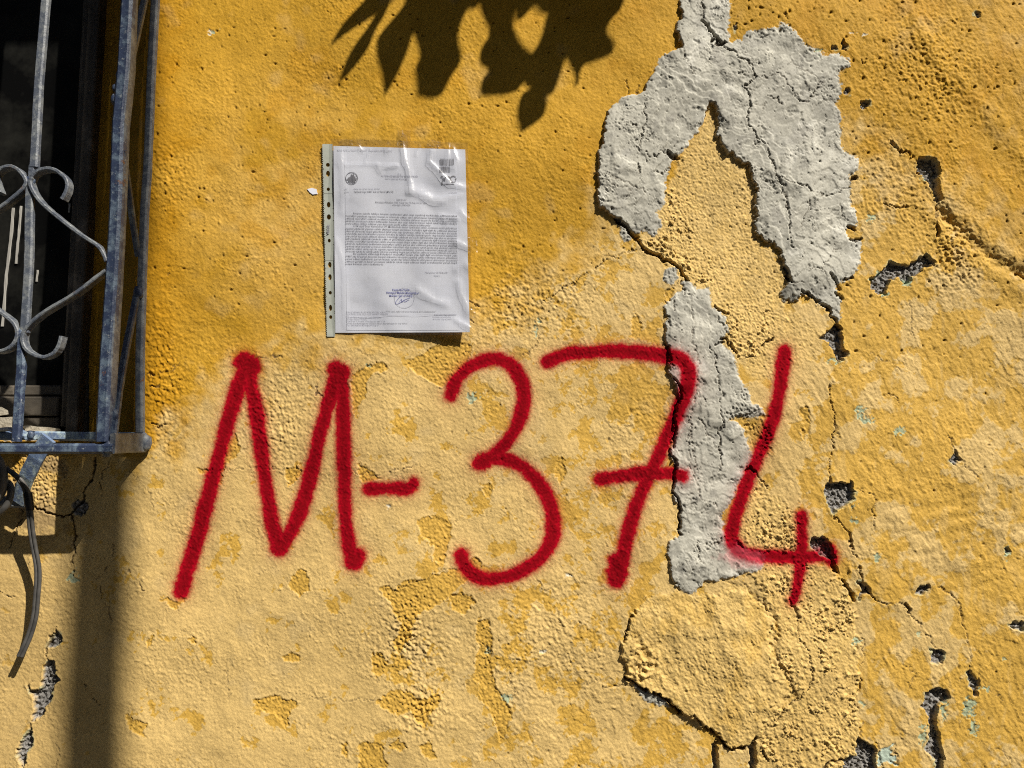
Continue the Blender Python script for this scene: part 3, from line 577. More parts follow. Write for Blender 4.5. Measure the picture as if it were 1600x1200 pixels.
WALL = empty('plaster_wall', (0, 0, 0), 'weathered ochre and cream plastered house wall, cracked and patched with cement', 'wall')
NUMB = empty('spray_painted_number', tuple(P(790, 930, 0.0)), 'dark red M-374 spray-painted by hand across the plastered wall', 'graffiti')
# faces
idx = np.arange(nv, dtype=np.int32).reshape(ny, nx)
F = np.stack([idx[:-1, :-1], idx[:-1, 1:], idx[1:, 1:], idx[1:, :-1]], -1).reshape(-1, 4)
keep = ~(cut[F].all(axis=1)); F = F[keep]
fr = RID[F[:, 0]]
def make_piece(name, faces, parent, label=None):
    used, inv = np.unique(faces.ravel(), return_inverse=True)
    me = bpy.data.meshes.new(name); nf = len(faces)
    me.vertices.add(len(used)); me.vertices.foreach_set('co', VX[used].ravel())
    me.loops.add(nf*4); me.loops.foreach_set('vertex_index', inv.astype(np.int32).ravel())
    me.polygons.add(nf); me.polygons.foreach_set('loop_start', np.arange(0, nf*4, 4, dtype=np.int32))
    me.update(calc_edges=True)
    me.polygons.foreach_set('use_smooth', np.ones(nf, bool))
    a = me.attributes.new('Col', 'FLOAT_COLOR', 'POINT'); a.data.foreach_set('color', np.concatenate([C[used], np.ones((len(used), 1))], 1).astype(np.float32).ravel())
    a = me.attributes.new('grain', 'FLOAT', 'POINT'); a.data.foreach_set('value', RB[used].astype(np.float32))
    a = me.attributes.new('custom_normal', 'FLOAT_VECTOR', 'POINT'); a.data.foreach_set('vector', NR[used].ravel())
    me.materials.append(mw); me.update()
    o = bpy.data.objects.new(name, me); COL.objects.link(o)
    o.parent = parent; o.matrix_parent_inverse = Matrix.Translation(-Vector(parent.location))
    if label: o['label'] = label
    return o
for rid, (nm, lab) in PIECES.items():
    sel = F[fr == rid]
    if len(sel) < 6:
        fr[fr == rid] = 0; continue
    make_piece(nm, sel, NUMB if rid > 100 else WALL, lab)
make_piece('plaster_face', F[fr == 0], WALL)
del F

# ------------------------------------------------------------------ ground and the room behind the window
mg, nt, b = new_mat('pavement'); c = ramp(nt, noise(nt, 30, 6, .6), [(.3, (.065, .062, .058)), (.7, (.11, .105, .095))])
nt.links.new(c, b.inputs['Base Color']); b.inputs['Roughness'].default_value = .9; bump(nt, b, noise(nt, 200, 5), .5, .003)
g = mesh_obj('pavement', [(-60, -60, 0), (60, -60, 0), (60, 0.4, 0), (-60, 0.4, 0)], [(0, 1, 2, 3)], mg); tag(g, kind='structure')
md, nt, b = new_mat('dark_room'); b.inputs['Base Color'].default_value = (.03, .028, .026, 1); b.inputs['Roughness'].default_value = .95
x0, x1, y0, y1, z0, z1 = -1.95, -0.62, 0.12, 2.2, 0.9, 2.8
vs = [(x0, y0, z0), (x1, y0, z0), (x1, y1, z0), (x0, y1, z0), (x0, y0, z1), (x1, y0, z1), (x1, y1, z1), (x0, y1, z1)]
r_ = mesh_obj('room_interior', vs, [(0, 1, 2, 3), (7, 6, 5, 4), (1, 5, 6, 2), (2, 6, 7, 3), (3, 7, 4, 0)], md); tag(r_, kind='structure')

mh, nt, b = new_mat('blocker_render'); nt.links.new(ramp(nt, noise(nt, 3, 6), [(.3, (.12, .11, .09)), (.7, (.17, .15, .12))]), b.inputs['Base Color']); b.inputs['Roughness'].default_value = .95
HS = empty('sky_blocking_house', (0, -8.4, 0), 'plain dark house block added unseen behind the viewer to hold back sky light', 'house')  # added out of view to block low sky and keep the shadows dark
def slab(name, x0, x1, y0, y1, z0, z1, mat, parent):
    vs = [(x, y, z) for z in (z0, z1) for x, y in ((x0, y0), (x1, y0), (x1, y1), (x0, y1))]
    return mesh_obj(name, vs, [(3, 2, 1, 0), (4, 5, 6, 7), (0, 1, 5, 4), (1, 2, 6, 5), (2, 3, 7, 6), (3, 0, 4, 7)], mat, parent)
slab('wall', -16, 16, -15, -8, 0.0, 8.6, mh, HS); slab('roof', -16.3, 16.3, -15.3, -7.6, 8.6, 8.9, mh, HS)
for x in (-11, -7, -3, 1, 5, 9):
    slab('window', x, x+1.3, -8.02, -7.98, 4.4, 5.9, md, HS); slab('window', x, x+1.3, -8.02, -7.98, 1.1, 2.6, md, HS)
EV = empty('sky_blocking_eave', (0, -.15, 3.1), 'unseen eave slab added above the plastered wall to cut sky light', 'eave')  # added unseen overhang, cuts the sky light reaching the wall
slab('soffit', -4, 4, -.42, .3, 3.1, 3.16, mf0 if False else mh, EV); slab('fascia', -4, 4, -.45, -.42, 3.06, 3.2, mh, EV)

# ------------------------------------------------------------------ bar sweeps
def sweep(name, pts, w, dp, mat, parent=None, closed=False, normal=(0, -1, 0), taper=None, jit=0.0, bev=0.22):
    """flat or square bar along pts: w across in the plane of the curve, dp along `normal`"""
    p = [Vector([float(c) for c in q]) for q in pts]; n = len(p); nrm = Vector(normal).normalized()
    prof = []
    bx_, by_ = w/2, dp/2; k = min(bx_, by_)*bev*2
    for sx, sy in ((1, -1), (1, 1), (-1, 1), (-1, -1)):
        a = (sx*bx_, sy*(by_-k)); c_ = (sx*(bx_-k), sy*by_)
        prof += [a, c_] if sx*sy > 0 else [c_, a]
    V_, F_ = [], []; m = len(prof)
    for i_, q in enumerate(p):
        t = (p[min(i_+1, n-1)]-p[max(i_-1, 0)]).normalized()
        side = t.cross(nrm).normalized(); nn = side.cross(t).normalized()
        s = taper[i_] if taper else 1.0
        for a, c_ in prof:
            jx = random.uniform(-jit, jit); jy = random.uniform(-jit, jit)
            V_.append(q+side*(a*s+jx)+nn*(c_+jy))
    for i_ in range(n-1):
        for j in range(m):
            F_.append((i_*m+j, i_*m+(j+1) % m, (i_+1)*m+(j+1) % m, (i_+1)*m+j))
    F_.append(tuple(range(m))[::-1]); F_.append(tuple((n-1)*m+j for j in range(m)))
    o = mesh_obj(name, V_, F_, mat, parent)
    bm = bmesh.new(); bm.from_mesh(o.data); bmesh.ops.recalc_face_normals(bm, faces=bm.faces); bm.to_mesh(o.data); bm.free()
    return o
def smooth_path(pts, it=2):
    q = [np.array(a, float) for a in pts]
    for _ in range(it):
        n_ = [q[0]]
        for a, c_ in zip(q[:-1], q[1:]): n_ += [a*.75+c_*.25, a*.25+c_*.75]
        n_.append(q[-1]); q = n_
    return q
def dens(pts, k):
    out = []
    for a, c_ in zip(pts[:-1], pts[1:]):
        a = np.array(a, float); c_ = np.array(c_, float)
        for j in range(k): out.append(a+(c_-a)*j/k)
    out.append(np.array(pts[-1], float)); return out

def metal(name, base, light, lt):
    m, nt, b = new_mat(name)
    n1 = noise(nt, 52, 9, .78); n2 = noise(nt, 150, 7, .7); n3 = noise(nt, 17, 7, .75)
    c = mix_col(nt, ramp(nt, n1, [(lt-.05, 0.0), (lt+.07, 1.0)]), base, light)
    c = mix_col(nt, ramp(nt, n2, [(.60, 0.0), (.68, 1.0)]), c, (.28, .31, .32))
    c = mix_col(nt, ramp(nt, n3, [(.63, 0.0), (.67, 1.0)]), c, (.16, .07, .028))
    nt.links.new(c, b.inputs['Base Color']); b.inputs['Roughness'].default_value = .45
    bump(nt, b, n2, .6, .0015); return m
m_blue = metal('blue_grille_paint', (.030, .044, .088), (.125, .17, .225), .53)
m_grey = metal('grey_blue_grille_paint', (.080, .094, .122), (.19, .205, .215), .50)
m_strut = metal('peeling_strut_paint', (.14, .20, .33), (.42, .52, .54), .52)

# ------------------------------------------------------------------ the grille
D = 0.100
GR = empty('window_grille', tuple(P(120, 700, 0.05)), 'blue-grey scrolled iron window grille with peeling paint at the left edge', 'window grille')
random.seed(3)
def gp(pts, d=D): return [P(x, y, d if len(q) == 0 else q[0]) for x, y, *q in pts]
ext = lambda a, b_, y: a[0]+(b_[0]-a[0])*(y-a[1])/(b_[1]-a[1])
sweep('bar', dens(gp([(ext((72,0),(50,262),-420), -420), (72,0), (61,130), (54,262)], D), 6), .0125, .010, m_grey, GR, jit=.0002)
sweep('bar', dens(gp([(52,258),(50,272),(47,300),(46,390),(44,440),(39,520)], D), 5), .0125, .009, m_grey, GR, jit=.0002, taper=[.7]+[.8-.2*min(1,k/5) if k<6 else min(1,.6+.4*(k-5)/5) for k in range(25)])
sweep('bar', dens(gp([(33,528),(34,570),(31,610),(26,690)], D), 5), .0125, .010, m_blue, GR, jit=.0002, taper=[.5, .6, .75, .9]+[1]*12)
sweep('corner_bar', dens(gp([(ext((201,0),(171,560),-420), -420),(201,0),(195,110),(187,195),(183,325),(176,450),(168,560),(162,690)], D), 4), .0185, .017, m_blue, GR, jit=.0003)
o = sweep('corner_bar', dens(gp([(ext((207,0),(180,560),-420), -420),(208,0),(204,110),(195,200),(190,325),(184,450),(177,560),(170,688)], D-.004), 4), .007, .020, m_grey, GR, jit=.0002)
sweep('wall_bar', dens(gp([(ext((243,0),(220,560),-420), -420),(243,0),(237,110),(231,260),(226,330),(222,440),(219,560),(219,676)], 0.012), 5), .0120, .012, m_grey, GR, jit=.0002)
sweep('cross_bar', dens([P(236,-120,.012), P(226,0,.03), P(208,81,.07), P(190,170,D)], 4), .010, .008, m_grey, GR)
sweep('cross_bar', dens([P(192,235,D), P(200,290,.07), P(208,350,.04), P(216,400,.014)], 4), .009, .008, m_blue, GR)
sweep('cross_bar', dens([P(216,450,.014), P(206,500,.035), P(197,545,.06), P(186,610,.08), P(177,686,D-.004)], 4), .010, .009, m_blue, GR)
# weld lumps
def blob(name, c, r, mat, parent, sc=(1, 1, 1), seed=0):
    bm = bmesh.new(); bmesh.ops.create_icosphere(bm, subdivisions=2, radius=r); rr = random.Random(seed)
    for v in bm.verts: v.co = Vector((v.co.x*sc[0], v.co.y*sc[1], v.co.z*sc[2]))*(1+rr.uniform(-.14, .14))+Vector([float(q) for q in c])
    me = bpy.data.meshes.new(name); bm.to_mesh(me); bm.free(); me.materials.append(mat)
    for p_ in me.polygons: p_.use_smooth = True
    o = bpy.data.objects.new(name, me); COL.objects.link(o); o.parent = parent; o.matrix_parent_inverse = Matrix.Translation(-Vector(parent.location)); return o
for k, (x, y, d, r) in enumerate(((180,155,D,.0065),(180,137,D,.0045),(187,118,D,.006),(48,283,D,.007),(33,524,D,.008),(216,458,.02,.008),(178,650,D-.01,.008),(168,700,D,.010),(48,680,D,.005))):
    blob('weld', P(x, y, d), r, m_blue, GR, (1, .8, 1.4), k)
# scrolls of flat bar
scr = [
 [(100,313),(106,303),(109,292),(107,282),(100,275),(91,268),(81,265),(70,266),(60,270),(53,277),(50,287),(53,297),(60,309),(70,321),(84,333),(100,346),(114,357),(130,369),(146,379),(158,387),(166,400),(169,410)],
 [(168,424),(150,437),(132,452),(114,464),(90,478),(70,490),(55,502),(45,512),(39,522),(38,534),(43,546),(52,553),(63,558),(75,559),(86,554),(93,546),(97,536),(99,526)],
 [(3,303),(-4,285),(-3,272),(6,264),(20,261),(31,266),(40,276),(45,285),(42,294),(34,302),(22,312),(8,323),(-10,334),(-40,355),(-62,372)],
 [(-62,440),(-30,465),(0,486),(14,496),(25,505),(31,517),(30,530),(24,540),(14,547),(2,550),(-12,549),(-22,540),(-26,526)]]
for s in scr:
    sweep('scroll', [P(x, y, D) for x, y in smooth_path(s, 2)], .0055, .015, m_grey, GR, jit=.0002)
# more of the same pattern beyond the frame on the left
sweep('bar', dens([P(-80,-420,D), P(-95,690,D)], 8), .0125, .010, m_grey, GR)
# rails: front, rear, side plate
sweep('rail', dens([P(-500,701,D), P(60,701,D), P(180,701,D)], 8), .0150, .016, m_blue, GR, jit=.0003)
sweep('rail', dens([P(-500,682,.010), P(60,681,.010), P(226,683,.010)], 8), .0145, .012, m_strut, GR, jit=.0003)
sweep('side_rail', dens([P(176,693,D+.004), P(200,692,.05), P(226,692,.006)], 3), .0300, .008, m_grey, GR, normal=(1, 0, 0), jit=.0003)
blob('weld', P(228, 692, .008), .013, m_grey, GR, (.6, .8, 1.15), 31)
# slanting strut and its bracket
sweep('strut', dens([P(76,684,.060), P(56,716,.052), P(42,745,.040), P(27,784,.022)], 4), .0245, .005, m_strut, GR, jit=.0003)
sweep('strut', dens([P(48,684,.098), P(20,670,.055), P(-6,672,.012)], 3), .016, .005, m_strut, GR, normal=(0, 0, 1))
sweep('bracket', dens([P(-30,783,.014), P(10,784,.014), P(46,786,.014)], 3), .017, .012, m_grey, GR, jit=.0006)

# ------------------------------------------------------------------ window
mf, nt, b = new_mat('dark_old_wood'); n1 = noise(nt, 18, 6, .6)
nt.links.new(ramp(nt, n1, [(.3, (.03, .026, .02)), (.6, (.085, .072, .055)), (.72, (.24, .21, .17))]), b.inputs['Base Color']); b.inputs['Roughness'].default_value = .7; bump(nt, b, noise(nt, 90, 5), .6, .002)
mgl, nt, b = new_mat('dusty_glass')
b.inputs['Base Color'].default_value = (.012, .012, .012, 1); b.inputs['Roughness'].default_value = .16; b.inputs['Specular IOR Level'].default_value = .35
n1 = noise(nt, 9, 5, .65); nt.links.new(ramp(nt, n1, [(.45, (.004, .004, .004)), (.8, (.030, .030, .026))]), b.inputs['Base Color'])
mdr, nt, b = new_mat('dried_white_paint'); b.inputs['Base Color'].default_value = (.36, .35, .32, 1); b.inputs['Roughness'].default_value = .6
WIN = empty('window', tuple(P(60, 670, -.09)), 'dark old wooden window with black glass and white paint drips behind the grille', 'window')
def box(name, x0, x1, y0, y1, z0, z1, mat, parent, bev=.002):
    bm = bmesh.new(); bmesh.ops.create_cube(bm, size=1)
    for v in bm.verts: v.co = Vector(((x0+x1)/2+v.co.x*(x1-x0), (y0+y1)/2+v.co.y*(y1-y0), (z0+z1)/2+v.co.z*(z1-z0)))
    bmesh.ops.bevel(bm, geom=bm.edges[:], offset=bev, segments=1, affect='EDGES')
    me = bpy.data.meshes.new(name); bm.to_mesh(me); bm.free(); me.materials.append(mat)
    o = bpy.data.objects.new(name, me); COL.objects.link(o); o.parent = parent; o.matrix_parent_inverse = Matrix.Translation(-Vector(parent.location)); return o
xr = P(141, 400, -.09)[0]; zb = P(60, 668, -.09)[2]
box('frame_post', xr-.016, xr+.004, .070, .13, zb-.03, 2.74, mf, WIN)
box('sash_stile', xr-.034, xr-.0165, .084, .125, P(0,668,-.09)[2], 2.7, mf, WIN)
z_ = lambda y: P(60, y, -.085)[2]
box('sash_rail', -1.85, xr-.035, .086, .122, z_(618), z_(602), mf, WIN)
box('sash_rail', -1.85, xr-.035, .078, .122, z_(650), z_(620), mf, WIN)
box('sash_rail', -1.85, xr-.035, .082, .122, z_(676), z_(652), mf, WIN)
gl = mesh_obj('glass_pane', [(-1.85, .100, z_(604)), (xr-.033, .100, z_(604)), (xr-.033, .100, 2.7), (-1.85, .100, 2.7), (-1.85, .104, z_(604)), (xr-.033, .104, z_(604)), (xr-.033, .104, 2.7), (-1.85, .104, 2.7)],
    [(0, 1, 2, 3), (7, 6, 5, 4), (0, 4, 5, 1), (1, 5, 6, 2), (2, 6, 7, 3), (3, 7, 4, 0)], mgl, WIN)
for pts, w in (([(21,325),(19,350),(15,390),(10,430),(7,470),(4,510)], .0048), ([(33,322),(31,350),(28,380),(25,412)], .0040), ([(133,265),(132,282)], .0025), ([(109,318),(108,332)], .003), ([(129,325),(128,350)], .003), ([(59,422),(57,440)], .0028), ([(66,556),(68,562)], .003)):
    q = dens([P(x, y, -.0985) for x, y in pts], 3)
    sweep('paint_drip', q, w, .0016, mdr, WIN, jit=.0003, taper=[1+.2*math.sin(k*2.1) for k in range(len(q))])
# sill: broken ledge of mortar with loose chunks
ms, nt, b = new_mat('crumbly_mortar'); nt.links.new(ramp(nt, noise(nt, 60, 6, .65), [(.3, (.22, .19, .14)), (.55, (.42, .38, .30)), (.75, (.62, .58, .48))]), b.inputs['Base Color']); b.inputs['Roughness'].default_value = .9; bump(nt, b, noise(nt, 160, 6), .8, .003)
def chunk(name, pts, d0, d1, mat, parent, seed):
    rr = random.Random(seed); n = len(pts); V_ = []
    for d in (d0, (d0+d1)/2, d1):
        for x, y in pts:
            q = P(x, y, d); V_.append((q[0]+rr.uniform(-.001, .001), q[1], q[2]+rr.uniform(-.001, .001)))
    F_ = [tuple(range(n)), tuple(range(3*n-1, 2*n-1, -1))]
    for r in range(2):
        for j in range(n): F_.append((r*n+j, (r+1)*n+j, (r+1)*n+(j+1) % n, r*n+(j+1) % n))
    o = mesh_obj(name, V_, F_, mat, parent)
    bm = bmesh.new(); bm.from_mesh(o.data); bmesh.ops.recalc_face_normals(bm, faces=bm.faces); bm.to_mesh(o.data); bm.free(); return o
chunk('sill', [(-400,676),(60,672),(135,680),(226,682),(226,700),(-400,700)], -.085, -.006, ms, WIN, 1)
chunk('sill_fragment', [(-60,650),(0,652),(22,652),(21,672),(-60,673)], -.075, -.03, ms, WIN, 2)
chunk('sill_fragment', [(-30,640),(2,636),(12,642),(13,648),(-2,650),(-30,652)], -.06, -.04, ms, WIN, 3)
chunk('sill_fragment', [(36,666),(44,664),(58,667),(74,668),(94,670),(95,676),(60,678),(40,674)], -.05, -.02, ms, WIN, 4)

# ------------------------------------------------------------------ cables
mc, nt, b = new_mat('old_grey_cable'); nt.links.new(ramp(nt, noise(nt, 60, 5), [(.3, (.045, .043, .04)), (.7, (.10, .096, .09))]), b.inputs['Base Color']); b.inputs['Roughness'].default_value = .55
mcd, nt, b = new_mat('black_tape'); b.inputs['Base Color'].default_value = (.012, .012, .012, 1); b.inputs['Roughness'].default_value = .45
def tube(name, pts, r, mat, parent, n=10):
    p = [Vector([float(c) for c in q]) for q in pts]; V_, F_ = [], []
    ref = Vector((0, -1, 0))
    for i_, q in enumerate(p):
        t = (p[min(i_+1, len(p)-1)]-p[max(i_-1, 0)]).normalized()
        a = t.cross(ref)
        a = a.normalized() if a.length > 1e-3 else Vector((1, 0, 0))
        c_ = t.cross(a).normalized()
        for j in range(n):
            w = 2*math.pi*j/n; V_.append(q+a*math.cos(w)*r+c_*math.sin(w)*r)
    for i_ in range(len(p)-1):
        for j in range(n): F_.append((i_*n+j, i_*n+(j+1) % n, (i_+1)*n+(j+1) % n, (i_+1)*n+j))
    F_.append(tuple(range(n))[::-1]); F_.append(tuple((len(p)-1)*n+j for j in range(n)))
    o = mesh_obj(name, V_, F_, mat, parent, True)
    bm = bmesh.new(); bm.from_mesh(o.data); bmesh.ops.recalc_face_normals(bm, faces=bm.faces); bm.to_mesh(o.data); bm.free(); return o
CB_ = empty('cable', tuple(P(45, 790, .03)), 'twin grey electric cable hanging loose with a cut end below the grille', 'cable')
path = [(-12,712,.05),(6,730,.052),(20,739,.055),(31,749,.055),(40,762,.05),(44,778,.046),(46,795,.042),(48,820,.036),(52,850,.030),(58,878,.026),(60,900,.024),(57,935,.022),(55,962,.022),(48,988,.020),(40,1008,.019),(31,1026,.020)]
sp = smooth_path(path, 2)
for s in (-1, 1):
    q = [P(x+s*2.6, y+s*.5, d) for x, y, d in sp]
    tube('wire', q, .0028, mc, CB_)
tube('tape_wrap', [P(x, y, d) for x, y, d in smooth_path([(43,770,.046),(45,782,.045),(46.5,797,.042)], 2)], .0062, mcd, CB_)
CB2 = empty('cable_loop', tuple(P(2, 760, .05)), 'thick looped grey cable at the left edge under the grille', 'cable')
tube('wire', [P(x, y, d) for x, y, d in smooth_path([(-30,700,.05),(-6,716,.055),(2,735,.06),(3,760,.06),(-6,780,.06),(-30,790,.05)], 3)], .0085, mc, CB2)
tube('wire', [P(x, y, d) for x, y, d in smooth_path([(6,752,.045),(15,755,.05),(18,768,.055),(14,784,.055),(6,796,.055),(-6,806,.05),(-30,812,.04)], 3)], .0048, mc, CB2)

# ------------------------------------------------------------------ the notice in its plastic sleeve
mp, nt, b = new_mat('printer_paper'); n1 = noise(nt, 25, 4)
nt.links.new(ramp(nt, n1, [(.3, (.72, .745, .85)), (.7, (.78, .80, .89))]), b.inputs['Base Color']); b.inputs['Roughness'].default_value = .7
mi, nt, b = new_mat('black_ink'); b.inputs['Base Color'].default_value = (.25, .25, .28, 1); b.inputs['Roughness'].default_value = .8
mi2, nt, b = new_mat('faint_ink'); b.inputs['Base Color'].default_value = (.36, .36, .42, 1); b.inputs['Roughness'].default_value = .8
mib, nt, b = new_mat('blue_stamp_ink'); b.inputs['Base Color'].default_value = (.17, .18, .44, 1); b.inputs['Roughness'].default_value = .8
TL, TR, BR, BL = [np.array(q, float) for q in ((521,228),(727,233.5),(734,519),(524,520))]
CR = None
def paper_pt(s, t, lift=0.0):
    """s,t in 0..1 over the sheet -> pixel on the sheet and its stand-off"""
    q = (TL*(1-s)+TR*s)*(1-t)+(BL*(1-s)+BR*s)*t
    d = .0062+.0012*math.sin(s*3+t*5)+.0010*math.sin(t*11+s*2)+.0006*math.sin(s*17-t*6)
    d += .0022*max(0, (s-.75))*4*t                                  # lower right corner lifts off the wall
    if CR is not None:
        d += float(CR[min(max(int((t+.05)/1.1*199), 0), 199), min(max(int((s+.05)/1.1*149), 0), 149)])*.00055
    return P(q[0], q[1], d+lift)
ridges = [([(629,223),(633,250),(639,268),(642,292),(640,300)], 3.4, 2.8), ([(674,236),(671,252),(693,274),(703,287),(727,293)], 3.0, 2.6), ([(655,298),(677,314),(703,308),(730,302)], 5, 2.2), ([(640,296),(660,306),(690,314)], 3.5, 1.8),
 ([(687,338),(694,344)], 3, 2.0), ([(692,336),(715,341)], 2.4, 1.4), ([(712,377),(722,382),(738,388)], 3, 2.4), ([(712,420),(725,410),(736,420)], 3.5, 2.0), ([(653,452),(665,461),(677,468),(695,474)], 4.0, 2.4), ([(716,440),(719,455),(726,470),(731,486)], 3.5, 2.2),
 ([(578,236),(570,252)], 2.0, 1.2), ([(532,238),(535,270),(537,300),(533,330)], 3, 1.4), ([(525,375),(531,392),(537,412),(538,455),(540,510)], 2.6, 1.2), ([(590,258),(594,268),(598,262),(618,258)], 2.0, 1.4), ([(540,257),(580,256),(620,258)], 1.6, 0.9),
 ([(700,225),(700,245),(694,262)], 2.5, 1.6), ([(707,230),(714,250),(708,262)], 2.5, 1.6), ([(660,330),(640,350),(630,372)], 5, 1.0), ([(610,350),(604,372),(606,400)], 6, 1.0), ([(600,470),(620,480),(645,500)], 7, .9), ([(712,500),(730,508),(736,515)], 2.6, 1.8), ([(720,330),(738,350)], 2.6, 1.6), ([(560,228),(566,236)], 2, 1.6), ([(606,226),(604,236)], 2, 1.4), ([(655,228),(650,242)], 2, 1.2)]
gs, gt = np.meshgrid(np.linspace(-.05, 1.05, 150), np.linspace(-.05, 1.05, 200))
gx_ = ((TL[0]*(1-gs)+TR[0]*gs)*(1-gt)+(BL[0]*(1-gs)+BR[0]*gs)*gt).astype(np.float32); gy_ = ((TL[1]*(1-gs)+TR[1]*gs)*(1-gt)+(BL[1]*(1-gs)+BR[1]*gs)*gt).astype(np.float32)
_cr = samp(T_mid, gx_*.5+90, gy_*.5)*.35
for pts, w, h in ridges:
    d, t = seg_d(pts, gx_, gy_); _cr = _cr+h*.7*np.exp(-(d/(w*1.8))**2)
CR = _cr
def sheet(name, s0, s1, t0, t1, lift, mat, parent, th=.0003, nn=90):
    V_, F_ = [], []
    for l in (lift, lift-th):
        for j in range(nn+1):
            for i_ in range(nn+1): V_.append(paper_pt(s0+(s1-s0)*i_/nn, t0+(t1-t0)*j/nn, l))
    m = nn+1; o2 = m*m
    for j in range(nn):
        for i_ in range(nn):
            a = j*m+i_; F_.append((a, a+m, a+m+1, a+1)); F_.append((o2+a, o2+a+1, o2+a+m+1, o2+a+m))
    for k in range(nn):
        F_.append((k, k+1, o2+k+1, o2+k)); a = nn*m+k; F_.append((a+1, a, o2+a, o2+a+1))
        a = k*m; F_.append((a+m, a, o2+a, o2+a+m)); a = k*m+nn; F_.append((a, a+m, o2+a+m, o2+a))
    return mesh_obj(name, V_, F_, mat, parent, False)
DOC = empty('notice', tuple(P(628, 519, .004)), 'printed white official notice with emblem, barcodes and a blue stamp inside the sleeve', 'document')
sheet('backing_sheet', 0, 1, 0, 1, 0, mp, DOC)
sheet('front_sheet', .085, .925, .098, .988, .0004, mp, DOC, .0001)
# crop coordinates (3.75 px per photo px, origin 490,215) -> s,t
def st(X_, Y_):
    x = 490+X_/3.75; y = 215+Y_/3.75
    t = (y-228)/(519.5-228)
    for _ in range(3):
        l = TL*(1-t)+BL*t; r = TR*(1-t)+BR*t; s = (x-l[0])/(r[0]-l[0]); t += (y-(l[1]*(1-s)+r[1]*s))/290.0
    return s, t
def put_mesh(name, verts2, faces, mat, lift=.0011):
    V_ = []
    for X_, Y_ in verts2:
        s, t = st(X_, Y_); V_.append(paper_pt(s, t, lift))
    return mesh_obj(name, V_, faces, mat, DOC)
def text(name, body, X_, Y_, size, mat, width=None, align='LEFT', rot=0.0, bold=0.0, leading=None, parent=None):
    cu = bpy.data.curves.new(name, 'FONT'); cu.body = body; cu.size = 1.0; cu.resolution_u = 1; cu.align_x = align; cu.offset = bold
    if leading: cu.space_line = leading
    ob = bpy.data.objects.new('tmp', cu); COL.objects.link(ob)
    me = bpy.data.meshes.new_from_object(ob.evaluated_get(bpy.context.evaluated_depsgraph_get()))
    bpy.data.objects.remove(ob); n = len(me.vertices)
    a = np.empty(n*3, np.float32); me.vertices.foreach_get('co', a); a = a.reshape(-1, 3)
    sx = size
    if width is not None and n:
        ww = a[:, 0].max()-a[:, 0].min(); sx = width/max(ww, 1e-6)
    c, s_ = math.cos(rot), math.sin(rot)
    x2 = a[:, 0]*sx; y2 = -a[:, 1]*size
    if align == 'CENTER' and n: x2 = x2-(x2.max()+x2.min())/2
    XX = X_+x2*c-y2*s_; YY = Y_+x2*s_+y2*c
    out = np.empty((n, 3), np.float32)
    for k in range(n):
        s, t = st(XX[k], YY[k]); out[k] = paper_pt(s, t, .0011)
    me.vertices.foreach_set('co', out.ravel()); me.update(); me.materials.clear(); me.materials.append(mat)
    o = bpy.data.objects.new(name, me); COL.objects.link(o); o.parent = DOC; o.matrix_parent_inverse = Matrix.Translation(-Vector(DOC.location)); return o
SL = math.radians(1.0)
text('printed_line', 'Evrak Tarih ve Sayısı: 22.04.2024   Doğrulama adresi: e-imza', 140, 76, 13, mi2, 320, rot=.6*SL)
text('printed_line', 'T.C.', 505, 218, 13, mi2, align='CENTER')
text('printed_line', 'ALTINDAĞ BELEDİYE BAŞKANLIĞI', 503, 230, 14, mi2, 215, 'CENTER', SL)
text('printed_line', 'İmar ve Şehircilik Müdürlüğü', 485, 245, 12, mi2, 130, 'CENTER', SL)
text('printed_line', 'Sayı', 182, 304, 11, mi2); text('printed_line', 'E-418 00-115.01-TA-35 356969', 236, 304, 11, mi2, 152)
text('printed_line', 'Konu', 182, 321, 12, mi); text('printed_line', 'Yıkılacak Yapı 30857 Ada 13 Parsel (M-374)', 236, 321, 13, mi, 232, bold=.01)
text('printed_line', '22.04.2024', 790, 326, 11, mi2, 50)
text('printed_line', 'TEBLİGAT', 515, 368, 13, mi, 62, 'CENTER', SL)
text('printed_line', 'Battalgazi Mahallesi 1635 Sokak No:35 Kapı No:17 yanı', 513, 384, 13, mi, 300, 'CENTER', SL)
text('printed_line', 'Altındağ / ANKARA', 515, 398, 12, mi, 106, 'CENTER', SL)
words = ('belediye encümeni kararı ile tespit edilen yapının bulunduğu parsel üzerinde inceleme yapılmış olup ilgili kanun '
         'hükümleri uyarınca yapı sahibi ve kullananlar tarafından gerekli tedbirlerin alınması yıkılacak derecede tehlikeli '
         'binanın tahliye edilmesi tebliğ tarihinden itibaren süre içinde giderilmesi aksi takdirde masrafları tahsil edilmek üzere').split()
rr = random.Random(11); lines = []
for k in range(21):
    ind = k in (0, 5, 16); L_ = 88 if ind else 98
    if k == 4: L_ = 74
    if k == 20: L_ = 32
    s = ('3194 sayılı İmar Kanununun 39. Maddesinde ' if k == 5 else 'Bu nedenle Altındağ Belediyesi ' if k == 16 else '30857 ada 13 parsel ' if k == 17 else '')
    while len(s) < L_: s += rr.choice(words)+' '
    lines.append((ind, s.strip(), 222 if k == 20 else (500 if k == 4 else (608 if ind else 656))))
for k, (ind, s, wd) in enumerate(lines):
    text('printed_line', s, 232 if ind else 186, 446+k*14.85, 13.5, mi, wd, rot=SL*(1.6-k*.045), bold=.004)
text('printed_line', 'Muhammet ALTINDAĞ', 720, 794, 12, mi2, 130, 'CENTER', .01); text('printed_line', 'Başkan a.', 724, 812, 11, mi2, 36, 'CENTER')
